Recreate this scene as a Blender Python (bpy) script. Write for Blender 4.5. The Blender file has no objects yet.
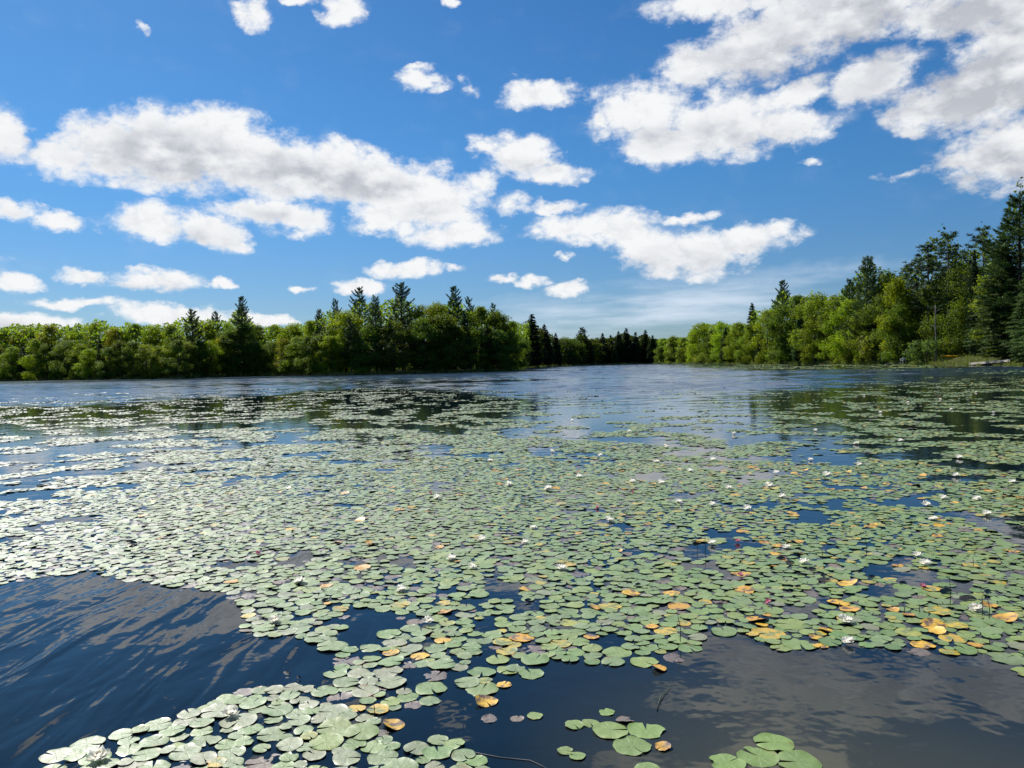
import bpy, math, random
import numpy as np
from mathutils import Vector, Matrix, Euler

C = bpy.context.scene
R = math.radians
rng = np.random.default_rng(7)
random.seed(7)

# ------------------------------------------------------------------ camera
FOC, EYE = 773.0, 1.8
PITCH, ROLL = 1.58, -1.26
cam_d = bpy.data.cameras.new('camera')
cam_d.sensor_width = 36.0
cam_d.lens = 36.0 * FOC / 1024.0
cam_d.clip_start, cam_d.clip_end = 0.05, 9000
cam = bpy.data.objects.new('camera', cam_d)
C.collection.objects.link(cam)
CAM_R = Matrix.Rotation(R(90 - PITCH), 3, 'X') @ Matrix.Rotation(R(ROLL), 3, 'Z')
cam.matrix_world = Matrix.Translation((0, 0, EYE)) @ CAM_R.to_4x4()
C.camera = cam
C.render.resolution_x, C.render.resolution_y = 1024, 768

# ------------------------------------------------------------------ sun, exposure
SUN_AZ, SUN_EL = -39.0, 46.0            # degrees, azimuth from +Y towards +X
C.view_settings.view_transform = 'Standard'
C.view_settings.look = 'None'
C.view_settings.gamma = 1
C.view_settings.exposure = 0.55
sun_d = bpy.data.lights.new('sun', 'SUN')
sun_d.energy = 4.8
sun_d.angle = R(0.53)
sun_d.color = (1.0, 0.95, 0.87)
sun = bpy.data.objects.new('sun', sun_d)
C.collection.objects.link(sun)
to_sun = Vector((math.sin(R(SUN_AZ)) * math.cos(R(SUN_EL)), math.cos(R(SUN_AZ)) * math.cos(R(SUN_EL)), math.sin(R(SUN_EL))))
sun.rotation_euler = to_sun.to_track_quat('Z', 'Y').to_euler()

M3 = np.array(CAM_R)
M3I = M3.T


def ray(px, py):
    v = M3 @ np.array([(px - 512) / FOC, -(py - 384) / FOC, -1.0])
    return v / np.linalg.norm(v)


def azel(px, py):
    d = ray(px, py)
    return math.degrees(math.atan2(d[0], d[1])), math.degrees(math.asin(d[2]))


def ground(px, py, z=0.0):
    d = ray(px, py)
    t = (z - EYE) / d[2]
    return d[0] * t, d[1] * t


def project(x, y, z):
    """metres -> pixel (arrays)"""
    p = np.stack([np.asarray(x, float), np.asarray(y, float), np.asarray(z, float) - EYE], -1) @ M3
    w = np.maximum(-p[..., 2], 1e-6)
    return 512 + FOC * p[..., 0] / w, 384 - FOC * p[..., 1] / w


# ------------------------------------------------------------------ sky
class NT:
    def __init__(s, tree):
        s.t = tree
        s.n, s.l = tree.nodes, tree.links

    def node(s, typ, **kw):
        n = s.n.new(typ)
        for k, v in kw.items():
            setattr(n, k, v)
        return n

    def put(s, sock, v):
        if isinstance(v, bpy.types.NodeSocket):
            s.l.new(v, sock)
        elif v is not None:
            sock.default_value = v

    def math(s, op, a, b=None, c=None, clamp=False):
        n = s.node('ShaderNodeMath', operation=op, use_clamp=clamp)
        for i, v in enumerate((a, b, c)):
            s.put(n.inputs[i], v)
        return n.outputs[0]

    def vmath(s, op, a, b=None, c=None):
        n = s.node('ShaderNodeVectorMath', operation=op)
        for i, v in enumerate((a, b, c)):
            if v is not None:
                s.put(n.inputs[i], v)
        return n.outputs[0]

    def smooth(s, v, a, b, lo=0.0, hi=1.0):
        n = s.node('ShaderNodeMapRange', interpolation_type='SMOOTHSTEP')
        s.put(n.inputs['Value'], v)
        n.inputs['From Min'].default_value, n.inputs['From Max'].default_value = a, b
        n.inputs['To Min'].default_value, n.inputs['To Max'].default_value = lo, hi
        return n.outputs['Result']

    def noise(s, vec, scale, detail=4, rough=0.5, lac=2.0, col=False, dist=0.0):
        n = s.node('ShaderNodeTexNoise')
        if vec is not None:
            s.put(n.inputs['Vector'], vec)
        n.inputs['Scale'].default_value = scale
        n.inputs['Detail'].default_value = detail
        n.inputs['Roughness'].default_value = rough
        n.inputs['Lacunarity'].default_value = lac
        n.inputs['Distortion'].default_value = dist
        return n.outputs['Color'] if col else n.outputs['Fac']

    def mix(s, f, a, b, typ='MIX'):
        n = s.node('ShaderNodeMix', data_type='RGBA', blend_type=typ)
        s.put(n.inputs[0], f)
        for sock, v in ((n.inputs[6], a), (n.inputs[7], b)):
            if isinstance(v, tuple) and len(v) == 3:
                v = (*v, 1)
            s.put(sock, v)
        return n.outputs[2]


world = bpy.data.worlds.new('World')
C.world = world
world.use_nodes = True
w = NT(world.node_tree)
w.n.clear()
SKY_STRENGTH = 0.075
sky = w.node('ShaderNodeTexSky', sky_type='NISHITA')
sky.sun_disc = False
sky.sun_elevation = R(SUN_EL)
sky.sun_rotation = R(SUN_AZ)
sky.altitude = 300
sky.air_density, sky.dust_density, sky.ozone_density = 1.0, 0.35, 2.2
geo = w.node('ShaderNodeTexCoord')
dirv = w.vmath('NORMALIZE', geo.outputs['Generated'])
sep = w.node('ShaderNodeSeparateXYZ')
w.put(sep.inputs[0], dirv)
az_ = w.math('MULTIPLY', w.math('ARCTAN2', sep.outputs[0], sep.outputs[1]), 57.29578)
el_ = w.math('MULTIPLY', w.math('ARCSINE', sep.outputs[2]), 57.29578)
comb = w.node('ShaderNodeCombineXYZ')
w.put(comb.inputs[0], az_)
w.put(comb.inputs[1], el_)
P = comb.outputs[0]
# small-scale structure, flattened towards the horizon
Pn = w.vmath('MULTIPLY', P, (1.0, 1.55, 0.0))
warp = w.noise(Pn, 0.55, 4, 0.55, col=True)
warp = w.vmath('SUBTRACT', warp, (0.5, 0.5, 0.5))
Pw = w.vmath('MULTIPLY_ADD', warp, (2.6, 1.5, 0.0), P)

# heaps of cloud: centre x, y, half width, half height, tilt (degrees), weight
heaps = [
    (60, 160, 42, 22, 0, 1), (110, 148, 62, 34, 5, 1), (180, 150, 84, 44, 0, 1.1), (212, 132, 56, 30, 0, 1), (262, 162, 76, 36, -8, 1.1),
    (310, 172, 74, 32, -5, 1), (352, 170, 62, 28, -10, 1), (395, 190, 66, 32, -12, 1), (432, 202, 60, 36, 0, 1.1), (385, 214, 42, 20, 10, 1),
    (448, 235, 54, 15, 0, 1), (480, 178, 26, 12, 10, .6), (500, 205, 30, 12, 5, .5),
    (150, 222, 58, 19, 0, 1), (205, 230, 48, 19, -12, 1), (235, 244, 22, 9, -15, .8), (262, 213, 64, 15, 0, 1), (300, 220, 36, 15, 0, .9), (300, 232, 36, 8, 0, .6),
    (6, 134, 34, 28, 0, 1), (16, 211, 34, 12, 0, 1), (60, 222, 28, 11, 0, 1),
    (14, 282, 30, 11, -6, 1), (85, 277, 28, 7, 0, 1), (155, 281, 52, 12, -2, 1), (221, 282, 15, 6, 0, 1), (72, 302, 66, 7, -2, .9), (20, 322, 64, 11, 0, 1), (168, 315, 66, 12, -2, 1), (258, 319, 40, 8, -6, .9),
    (253, 15, 18, 18, 0, .8), (342, 8, 26, 18, 0, .9), (422, 80, 26, 11, 0, 1), (422, 66, 20, 5, 8, .6), (470, 88, 14, 10, -20, .6), (540, 94, 42, 16, 0, 1), (300, -2, 20, 8, 0, .8), (452, 0, 12, 5, 0, .8), (143, 31, 8, 8, 0, .5),
    (523, 156, 50, 22, -14, 1), (556, 174, 36, 12, -5, 1), (490, 146, 20, 12, 0, .8), (508, 205, 32, 14, 0, .6), (558, 208, 30, 8, 0, 1),
    (405, 270, 40, 10, 4, 1), (362, 288, 30, 8, 0, 1), (300, 288, 14, 5, 0, .9), (500, 279, 16, 6, 0, .9), (532, 282, 22, 5, 0, .8), (568, 288, 24, 8, 0, 1), (456, 268, 10, 5, 0, .6), (565, 255, 10, 5, 0, .7), (420, 272, 10, 6, 0, .6),
    (572, 230, 46, 14, 0, 1), (622, 226, 46, 19, -5, 1), (684, 252, 78, 26, -4, 1.1), (742, 242, 62, 18, 4, 1), (688, 219, 30, 7, 6, .9), (640, 245, 40, 16, -12, 1), (770, 230, 26, 12, 10, .9),
    (640, 112, 56, 32, 0, 1), (662, 140, 56, 24, -8, 1.1), (720, 126, 78, 32, 0, 1.1), (785, 126, 60, 22, 0, 1), (598, 116, 18, 14, 0, .8), (800, 95, 36, 16, 15, .9), (812, 160, 14, 5, 0, .5), (760, 152, 20, 10, 0, .5),
    (692, 66, 36, 24, -5, 1), (762, 45, 88, 32, 6, 1.1), (838, 14, 92, 32, 0, 1.1), (990, 4, 80, 26, 0, 1.1), (1000, 86, 88, 42, 8, 1.15), (872, 80, 54, 26, 10, 1), (935, 112, 60, 22, -6, 1), (720, 4, 80, 16, 0, .9), (1012, 156, 74, 36, -4, 1.1), (960, 160, 44, 10, 10, .7), (905, 176, 46, 6, 0, .4),
    (935, 14, 58, 22, 4, 1), (1010, 40, 60, 34, 0, 1), (1120, 60, 120, 70, 0, 1), (780, -62, 80, 30, 0, 1), (1180, 190, 90, 26, 0, .9), (-110, 150, 90, 30, 0, 1), (-80, 260, 90, 12, 0, .9), (640, -70, 90, 26, 0, .8), (60, -70, 60, 24, 0, .7),
]
fld = None
K = math.degrees(1 / FOC)
for (cx, cy, rx, ry, rot, wt) in heaps:
    a, e = azel(cx, cy)
    cosx = math.cos(math.atan((cx - 512) / FOC))
    m = w.node('ShaderNodeMapping', vector_type='TEXTURE')
    w.put(m.inputs['Vector'], Pw)
    m.inputs['Location'].default_value = (a, e, 0)
    m.inputs['Rotation'].default_value = (0, 0, R(rot))
    m.inputs['Scale'].default_value = (rx * 1.32 * K * cosx * cosx, ry * 1.32 * K * cosx, 1)
    g = w.node('ShaderNodeTexGradient', gradient_type='SPHERICAL')
    w.l.new(m.outputs[0], g.inputs[0])
    v = g.outputs['Fac']
    if wt != 1:
        v = w.math('MULTIPLY', v, wt)
    if fld is None:
        fld = v
    else:
        n = w.node('ShaderNodeMath', operation='SMOOTH_MAX')
        w.put(n.inputs[0], fld)
        w.put(n.inputs[1], v)
        n.inputs[2].default_value = 0.12
        fld = n.outputs[0]
# clouds of the rest of the sky (overhead and behind), on a flat layer
inv = w.math('DIVIDE', 1.0, w.math('ADD', w.math('MAXIMUM', sep.outputs[2], 0.0), 0.08))
lay = w.vmath('SCALE', dirv)
lay.node.inputs['Scale'].default_value = 1
w.l.new(inv, lay.node.inputs['Scale'])
ovn = w.noise(lay, 1.1, 3, 0.5)
ov = w.smooth(ovn, 0.56, 0.72, 0, 0.8)
away = w.math('MAXIMUM', w.smooth(el_, 30, 36), w.smooth(w.math('ABSOLUTE', az_), 46, 54))
ov = w.math('MULTIPLY', w.math('MULTIPLY', ov, away), w.smooth(el_, 3, 9))
fld = w.math('MAXIMUM', fld, ov)

# billows: rounded puffs of several sizes with crisp outlines
Pb = w.vmath('MULTIPLY_ADD', w.vmath('SUBTRACT', w.noise(Pn, 1.3, 4, 0.55, col=True), (0.5, 0.5, 0.5)), (1.1, 0.8, 0.0), w.vmath('MULTIPLY', P, (1.0, 1.25, 0.0)))
vo = w.node('ShaderNodeTexVoronoi', feature='F1', voronoi_dimensions='2D', normalize=True)
w.put(vo.inputs['Vector'], Pb)
vo.inputs['Scale'].default_value = 0.50
vo.inputs['Detail'].default_value = 3.0
vo.inputs['Roughness'].default_value = 0.62
vo.inputs['Lacunarity'].default_value = 2.3
bil = w.math('SUBTRACT', 0.42, vo.outputs['Distance'])
fb = w.noise(Pn, 0.34, 7, 0.54)
fine = w.noise(w.vmath('MULTIPLY', P, (1.0, 1.8, 0)), 1.6, 6, 0.62)
det = w.math('ADD', w.math('MULTIPLY', w.math('SUBTRACT', fb, 0.5), 1.0), w.math('MULTIPLY', w.math('SUBTRACT', fine, 0.5), 0.26))
det = w.math('MULTIPLY_ADD', bil, 0.75, det)
den = w.math('MULTIPLY_ADD', det, w.smooth(fld, 0.0, 0.24), fld)
mask = w.smooth(den, 0.22, 0.72)
soft = w.smooth(w.math('MULTIPLY_ADD', w.math('SUBTRACT', fb, 0.5), 1.5, fld), 0.10, 0.70, 0.0, 0.34)
mask = w.math('MAXIMUM', mask, w.math('MULTIPLY', soft, w.smooth(fld, 0.04, 0.26)))
# the thick hearts of the larger clouds, where less light comes through
shade = [(170, 158, 74, 24, .9), (108, 160, 40, 16, .6), (255, 168, 60, 20, .7), (318, 180, 66, 17, 1), (372, 186, 44, 15, .8), (430, 212, 40, 12, .5), (205, 236, 40, 10, .5), (270, 216, 50, 9, .5),
         (660, 138, 60, 18, .5), (735, 134, 74, 20, .6), (680, 262, 66, 14, .6), (740, 248, 50, 9, .4), (780, 62, 110, 30, .7), (870, 30, 150, 50, .75), (985, 84, 120, 46, .9), (1010, 165, 80, 22, .9), (160, 290, 60, 8, .5), (20, 328, 60, 8, .5), (535, 166, 40, 9, .5), (10, 145, 36, 14, .5), (1000, 10, 120, 40, .8)]
gf = None
for (cx, cy, rx, ry, wt) in shade:
    a, e = azel(cx, cy)
    m = w.node('ShaderNodeMapping', vector_type='TEXTURE')
    w.put(m.inputs['Vector'], Pw)
    m.inputs['Location'].default_value = (a, e, 0)
    m.inputs['Rotation'].default_value = (0, 0, R(-4))
    m.inputs['Scale'].default_value = (rx * 1.5 * K, ry * 1.6 * K, 1)
    g = w.node('ShaderNodeTexGradient', gradient_type='SPHERICAL')
    w.l.new(m.outputs[0], g.inputs[0])
    v = w.math('MULTIPLY', g.outputs['Fac'], wt * 1.3)
    gf = v if gf is None else w.math('MAXIMUM', gf, v)
gf = w.math('MAXIMUM', gf, w.math('MULTIPLY', ov, 0.8))
puff = w.noise(w.vmath('MULTIPLY', P, (0.9, 1.6, 0)), 0.42, 4, 0.5)
grey = w.math('MULTIPLY', w.smooth(gf, 0.10, 1.0), w.smooth(puff, 0.30, 0.62, 0.10, 1.0))
crease = w.math('MULTIPLY', w.smooth(vo.outputs['Distance'], 0.25, 0.55), w.smooth(den, 0.45, 0.8, 0, 0.30))
grey = w.math('ADD', grey, crease, clamp=True)
ccol = w.mix(grey, (0.630, 0.640, 0.650), (0.350, 0.365, 0.405))

# sky colour: Nishita, a little deeper blue as the photograph's
hs = w.node('ShaderNodeHueSaturation')
w.put(hs.inputs['Color'], sky.outputs[0])
hs.inputs['Saturation'].default_value = 1.18
skyc = w.mix(1.0, hs.outputs[0], (SKY_STRENGTH * 0.38, SKY_STRENGTH * 0.69, SKY_STRENGTH * 0.885), 'MULTIPLY')
low_air = w.smooth(el_, 1.0, 16.0)
skyc = w.mix(1.0, skyc, w.mix(low_air, (1.0, 0.74, 0.80), (1.0, 1.0, 1.0)), 'MULTIPLY')
# thin veils low above the far shore
vn = w.noise(w.vmath('MULTIPLY', P, (0.10, 0.75, 0)), 1.0, 5, 0.55)
veil = None
for (cx, cy, rx, ry, wt) in [(650, 312, 240, 26, .75), (730, 296, 130, 14, .5), (820, 277, 60, 9, .5), (690, 300, 60, 8, .5), (560, 322, 90, 10, .7), (640, 290, 40, 6, .5)]:
    a, e = azel(cx, cy)
    m = w.node('ShaderNodeMapping', vector_type='TEXTURE')
    w.put(m.inputs['Vector'], Pw)
    m.inputs['Location'].default_value = (a, e, 0)
    m.inputs['Rotation'].default_value = (0, 0, R(4))
    m.inputs['Scale'].default_value = (rx * 1.3 * K, ry * 1.4 * K, 1)
    g = w.node('ShaderNodeTexGradient', gradient_type='SPHERICAL')
    w.l.new(m.outputs[0], g.inputs[0])
    v = w.math('MULTIPLY', g.outputs['Fac'], wt * 1.5)
    veil = v if veil is None else w.math('MAXIMUM', veil, v)
veil = w.math('MULTIPLY', veil, w.smooth(vn, 0.3, 0.68), clamp=True)
skyc = w.mix(veil, skyc, (0.45, 0.525, 0.615))
final = w.mix(mask, skyc, ccol)
bg = w.node('ShaderNodeBackground')
w.put(bg.inputs['Color'], final)
bg.inputs['Strength'].default_value = 1.0
wo = w.node('ShaderNodeOutputWorld')
w.l.new(bg.outputs[0], wo.inputs[0])
world.cycles.sampling_method = 'MANUAL'
world.cycles.sample_map_resolution = 512


# ------------------------------------------------------------------ helpers
def fbm(x, y, seed=0, octaves=4):
    """value noise on arrays, 0..1"""
    x, y = np.asarray(x, float), np.asarray(y, float)
    out, amp, tot = np.zeros(x.shape), 1.0, 0.0
    for o in range(octaves):
        xi, yi = np.floor(x).astype(np.int64), np.floor(y).astype(np.int64)
        fx, fy = x - xi, y - yi
        fx, fy = fx * fx * (3 - 2 * fx), fy * fy * (3 - 2 * fy)

        def h(i, j):
            n = (i * 374761393 + j * 668265263 + (seed + o * 17) * 144269504) & 0x7fffffff
            n = ((n ^ (n >> 13)) * 1274126177) & 0x7fffffff
            return ((n ^ (n >> 16)) & 0xffff) / 65535.0
        v = (h(xi, yi) * (1 - fx) + h(xi + 1, yi) * fx) * (1 - fy) + (h(xi, yi + 1) * (1 - fx) + h(xi + 1, yi + 1) * fx) * fy
        out += amp * v
        tot += amp
        amp *= 0.55
        x, y = x * 2.03 + 13.7, y * 2.03 + 7.1
    return out / tot


def mesh_np(name, verts, faces, mats, midx=None, smooth=False, col=None, uv=None, attr=None):
    """faces: (N,k) int array or a list of such arrays"""
    me = bpy.data.meshes.new(name)
    fl = faces if isinstance(faces, list) else [faces]
    fl = [np.asarray(f, np.int32) for f in fl if len(f)]
    verts = np.asarray(verts, np.float32)
    me.vertices.add(len(verts))
    me.vertices.foreach_set('co', verts.ravel())
    loops = np.concatenate([f.ravel() for f in fl])
    tot = np.concatenate([np.full(len(f), f.shape[1], np.int32) for f in fl])
    start = np.concatenate([[0], np.cumsum(tot)[:-1]]).astype(np.int32)
    me.loops.add(len(loops))
    me.loops.foreach_set('vertex_index', loops)
    me.polygons.add(len(tot))
    me.polygons.foreach_set('loop_start', start)
    if midx is not None:
        me.polygons.foreach_set('material_index', np.asarray(midx, np.int32))
    for m in (mats if isinstance(mats, (list, tuple)) else [mats]):
        me.materials.append(m)
    me.update(calc_edges=True)
    me.polygons.foreach_set('use_smooth', np.full(len(tot), bool(smooth)))
    if col is not None:
        a = me.attributes.new('tint', 'FLOAT_COLOR', 'POINT')
        c4 = np.ones((len(verts), 4), np.float32)
        col = np.asarray(col)
        c4[:, :col.shape[1]] = col
        a.data.foreach_set('color', c4.ravel())
    if uv is not None:
        u = me.uv_layers.new(name='UVMap')
        u.data.foreach_set('uv', np.asarray(uv, np.float32)[loops].ravel())
    for k, v in (attr or {}).items():
        a = me.attributes.new(k, 'FLOAT', 'POINT')
        a.data.foreach_set('value', np.asarray(v, np.float32))
    me.validate(clean_customdata=False)
    return me


def link(name, data, parent=None, loc=None):
    o = bpy.data.objects.new(name, data)
    C.collection.objects.link(o)
    if parent is not None:
        o.parent = parent
    if loc is not None:
        o.location = loc
    return o


def tag(o, label=None, cat=None, group=None, kind=None):
    for k, v in (('label', label), ('category', cat), ('group', group), ('kind', kind)):
        if v:
            o[k] = v
    return o


def tube(path, radii, seg=7):
    """tapered tube, one island; returns verts, quads, ngon caps"""
    path = np.asarray(path, float)
    n = len(path)
    vs, fs = [], []
    ref = np.array([0.31, 0.95, 0.05])
    for i in range(n):
        d = path[min(i + 1, n - 1)] - path[max(i - 1, 0)]
        d /= max(np.linalg.norm(d), 1e-9)
        u = np.cross(d, ref)
        if np.linalg.norm(u) < 1e-3:
            u = np.cross(d, (1, 0, 0))
        u /= np.linalg.norm(u)
        v = np.cross(d, u)
        for k in range(seg):
            t = 2 * math.pi * k / seg
            vs.append(path[i] + radii[i] * (math.cos(t) * u + math.sin(t) * v))
    for i in range(n - 1):
        for k in range(seg):
            a, b = i * seg + k, i * seg + (k + 1) % seg
            fs.append((a, b, b + seg, a + seg))
    # close the ends with fans of quads folded on a centre vertex
    vs.append(path[0]); vs.append(path[-1])
    tris = []
    for k in range(seg):
        tris.append((len(vs) - 2, (k + 1) % seg, k))
        tris.append((len(vs) - 1, (n - 1) * seg + k, (n - 1) * seg + (k + 1) % seg))
    return np.array(vs), np.array(fs), np.array(tris)


class Geo:
    def __init__(s):
        s.v, s.q, s.t, s.n = [], [], [], 0

    def add(s, v, q=None, t=None):
        v = np.asarray(v, float)
        if q is not None and len(q):
            s.q.append(np.asarray(q) + s.n)
        if t is not None and len(t):
            s.t.append(np.asarray(t) + s.n)
        s.v.append(v)
        s.n += len(v)

    def box(s, lo, hi, rz=0, at=(0, 0, 0), rx=0):
        x0, y0, z0 = lo
        x1, y1, z1 = hi
        v = np.array([(x, y, z) for z in (z0, z1) for (x, y) in ((x0, y0), (x1, y0), (x1, y1), (x0, y1))], float)
        m = np.array(Euler((rx, 0, rz)).to_matrix())
        s.add(v @ m.T + np.array(at), [(0, 3, 2, 1), (4, 5, 6, 7), (0, 1, 5, 4), (1, 2, 6, 5), (2, 3, 7, 6), (3, 0, 4, 7)])

    def mesh(s, name, mats, **kw):
        fl = []
        if s.q:
            fl.append(np.concatenate(s.q))
        if s.t:
            fl.append(np.concatenate(s.t))
        return mesh_np(name, np.concatenate(s.v), fl, mats, **kw)


# ------------------------------------------------------------------ materials
def new_mat(name):
    m = bpy.data.materials.new(name)
    m.use_nodes = True
    t = NT(m.node_tree)
    t.n.clear()
    out = t.node('ShaderNodeOutputMaterial')
    return m, t, out


def principled(t, out, col, rough=0.6, spec=0.5, normal=None):
    b = t.node('ShaderNodeBsdfPrincipled')
    if isinstance(col, tuple):
        col = (*col[:3], 1)
    t.put(b.inputs['Base Color'], col)
    t.put(b.inputs['Roughness'], rough)
    t.put(b.inputs['Specular IOR Level'], spec)
    if normal is not None:
        t.l.new(normal, b.inputs['Normal'])
    t.l.new(b.outputs[0], out.inputs[0])
    return b


def bump(t, height, strength=0.3, dist=0.01):
    b = t.node('ShaderNodeBump')
    t.put(b.inputs['Strength'], strength)
    t.put(b.inputs['Distance'], dist)
    t.put(b.inputs['Height'], height)
    return b.outputs[0]


def simple_mat(name, col, col2=None, rough=0.6, scale=6.0, spec=0.4, bmp=0.0):
    m, t, out = new_mat(name)
    tc = t.node('ShaderNodeTexCoord')
    n = t.noise(tc.outputs['Object'], scale, 5, 0.6)
    c = t.mix(t.smooth(n, 0.32, 0.68), col, col2 or tuple(x * 0.7 for x in col))
    principled(t, out, c, rough, spec, bump(t, n, bmp, 0.02) if bmp else None)
    return m


def leaf_mat(name, transl=0.38, rough=0.55):
    """foliage: the crown's own colour (object colour) varied leaf by leaf, part of the light shining through"""
    m, t, out = new_mat(name)
    oi = t.node('ShaderNodeObjectInfo')
    at = t.node('ShaderNodeAttribute', attribute_name='tint')
    c = t.mix(1.0, oi.outputs['Color'], at.outputs['Color'], 'MULTIPLY')
    h = t.node('ShaderNodeHueSaturation')
    t.put(h.inputs['Color'], c)
    t.put(h.inputs['Hue'], t.math('MULTIPLY_ADD', oi.outputs['Random'], 0.03, 0.485))
    t.put(h.inputs['Value'], t.math('MULTIPLY_ADD', oi.outputs['Random'], 0.35, 0.85))
    b = t.node('ShaderNodeBsdfPrincipled')
    t.put(b.inputs['Base Color'], h.outputs[0])
    t.put(b.inputs['Roughness'], rough)
    t.put(b.inputs['Specular IOR Level'], 0.12)
    tr = t.node('ShaderNodeBsdfTranslucent')
    t.put(tr.inputs['Color'], t.mix(1.0, h.outputs[0], (1.28, 1.22, 0.5), 'MULTIPLY'))
    mx = t.node('ShaderNodeMixShader')
    mx.inputs[0].default_value = transl
    t.l.new(b.outputs[0], mx.inputs[1])
    t.l.new(tr.outputs[0], mx.inputs[2])
    t.l.new(mx.outputs[0], out.inputs[0])
    return m


MAT = {}
MAT['leaf'] = leaf_mat('broad_leaves', 0.56)
MAT['needle'] = leaf_mat('needles', 0.18, 0.6)
MAT['bark'] = simple_mat('bark', (0.10, 0.085, 0.07), (0.045, 0.038, 0.032), 0.9, 3.0, 0.1, 0.4)
MAT['grey_bark'] = simple_mat('grey_bark', (0.26, 0.245, 0.23), (0.13, 0.12, 0.11), 0.9, 3.0, 0.1, 0.4)
MAT['grass'] = leaf_mat('grass_blades', 0.3)

# land
m, t, out = new_mat('land')
tc = t.node('ShaderNodeTexCoord')
n1 = t.noise(tc.outputs['Object'], 0.35, 6, 0.6)
n2 = t.noise(tc.outputs['Object'], 3.0, 4, 0.6)
c = t.mix(t.smooth(n1, 0.4, 0.6), (0.045, 0.035, 0.022), (0.05, 0.07, 0.02))
c = t.mix(t.smooth(n2, 0.35, 0.7, 0, 0.6), c, (0.075, 0.06, 0.035))
principled(t, out, c, 0.95, 0.1, bump(t, n2, 0.5, 0.1))
MAT['land'] = m

# water: clear brown-blue lake water; wind ripples only where no pads damp them
m, t, out = new_mat('lake_water')
tc = t.node('ShaderNodeTexCoord')
pos = tc.outputs['Object']
far_a = t.node('ShaderNodeAttribute', attribute_name='wind')
near_a = t.node('ShaderNodeAttribute', attribute_name='swell')
rot = t.node('ShaderNodeMapping', vector_type='POINT')
t.put(rot.inputs['Vector'], pos)
rot.inputs['Rotation'].default_value = (0, 0, R(34))
rot.inputs['Scale'].default_value = (1.0, 0.30, 1.0)
swn = t.noise(rot.outputs[0], 4.2, 2, 0.45, dist=0.5)
swb = t.noise(rot.outputs[0], 1.5, 2, 0.5)
sw = t.math('MULTIPLY', t.math('MULTIPLY_ADD', swb, 1.4, swn), near_a.outputs['Fac'])
rp = t.node('ShaderNodeMapping', vector_type='POINT')
t.put(rp.inputs['Vector'], pos)
rp.inputs['Rotation'].default_value = (0, 0, R(-14))
rp.inputs['Scale'].default_value = (0.55, 1.0, 1.0)
wn = t.noise(rp.outputs[0], 2.2, 4, 0.6)
wn = t.math('MULTIPLY', wn, far_a.outputs['Fac'])
calm = t.math('MULTIPLY', t.noise(pos, 2.6, 3, 0.5), 0.10)
hgt = t.math('ADD', t.math('ADD', t.math('MULTIPLY', sw, 0.021), t.math('MULTIPLY', wn, 0.02)), t.math('MULTIPLY', calm, 0.05))
bn = t.node('ShaderNodeBump')
bn.inputs['Strength'].default_value = 1.0
bn.inputs['Distance'].default_value = 1.0
t.put(bn.inputs['Height'], hgt)
b = t.node('ShaderNodeBsdfPrincipled')
deep = t.noise(pos, 0.5, 3, 0.5)
sh_a = t.node('ShaderNodeAttribute', attribute_name='shallow')
t.put(b.inputs['Base Color'], t.mix(sh_a.outputs['Fac'], t.mix(deep, (0.003, 0.008, 0.014), (0.005, 0.012, 0.017)), (0.046, 0.048, 0.032)))
sheen_col = t.mix(t.math('MULTIPLY', far_a.outputs['Fac'], 1.0, clamp=True), b.inputs['Base Color'].links[0].from_socket, (0.020, 0.042, 0.070))  # windy water lighter and bluer: reflected sky brightness put into the base colour
t.put(b.inputs['Base Color'], sheen_col)
t.put(b.inputs['Roughness'], t.math('MULTIPLY_ADD', far_a.outputs['Fac'], 0.13, 0.025))
b.inputs['IOR'].default_value = 1.333
t.l.new(bn.outputs[0], b.inputs['Normal'])
t.l.new(b.outputs[0], out.inputs[0])
MAT['water'] = m


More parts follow.
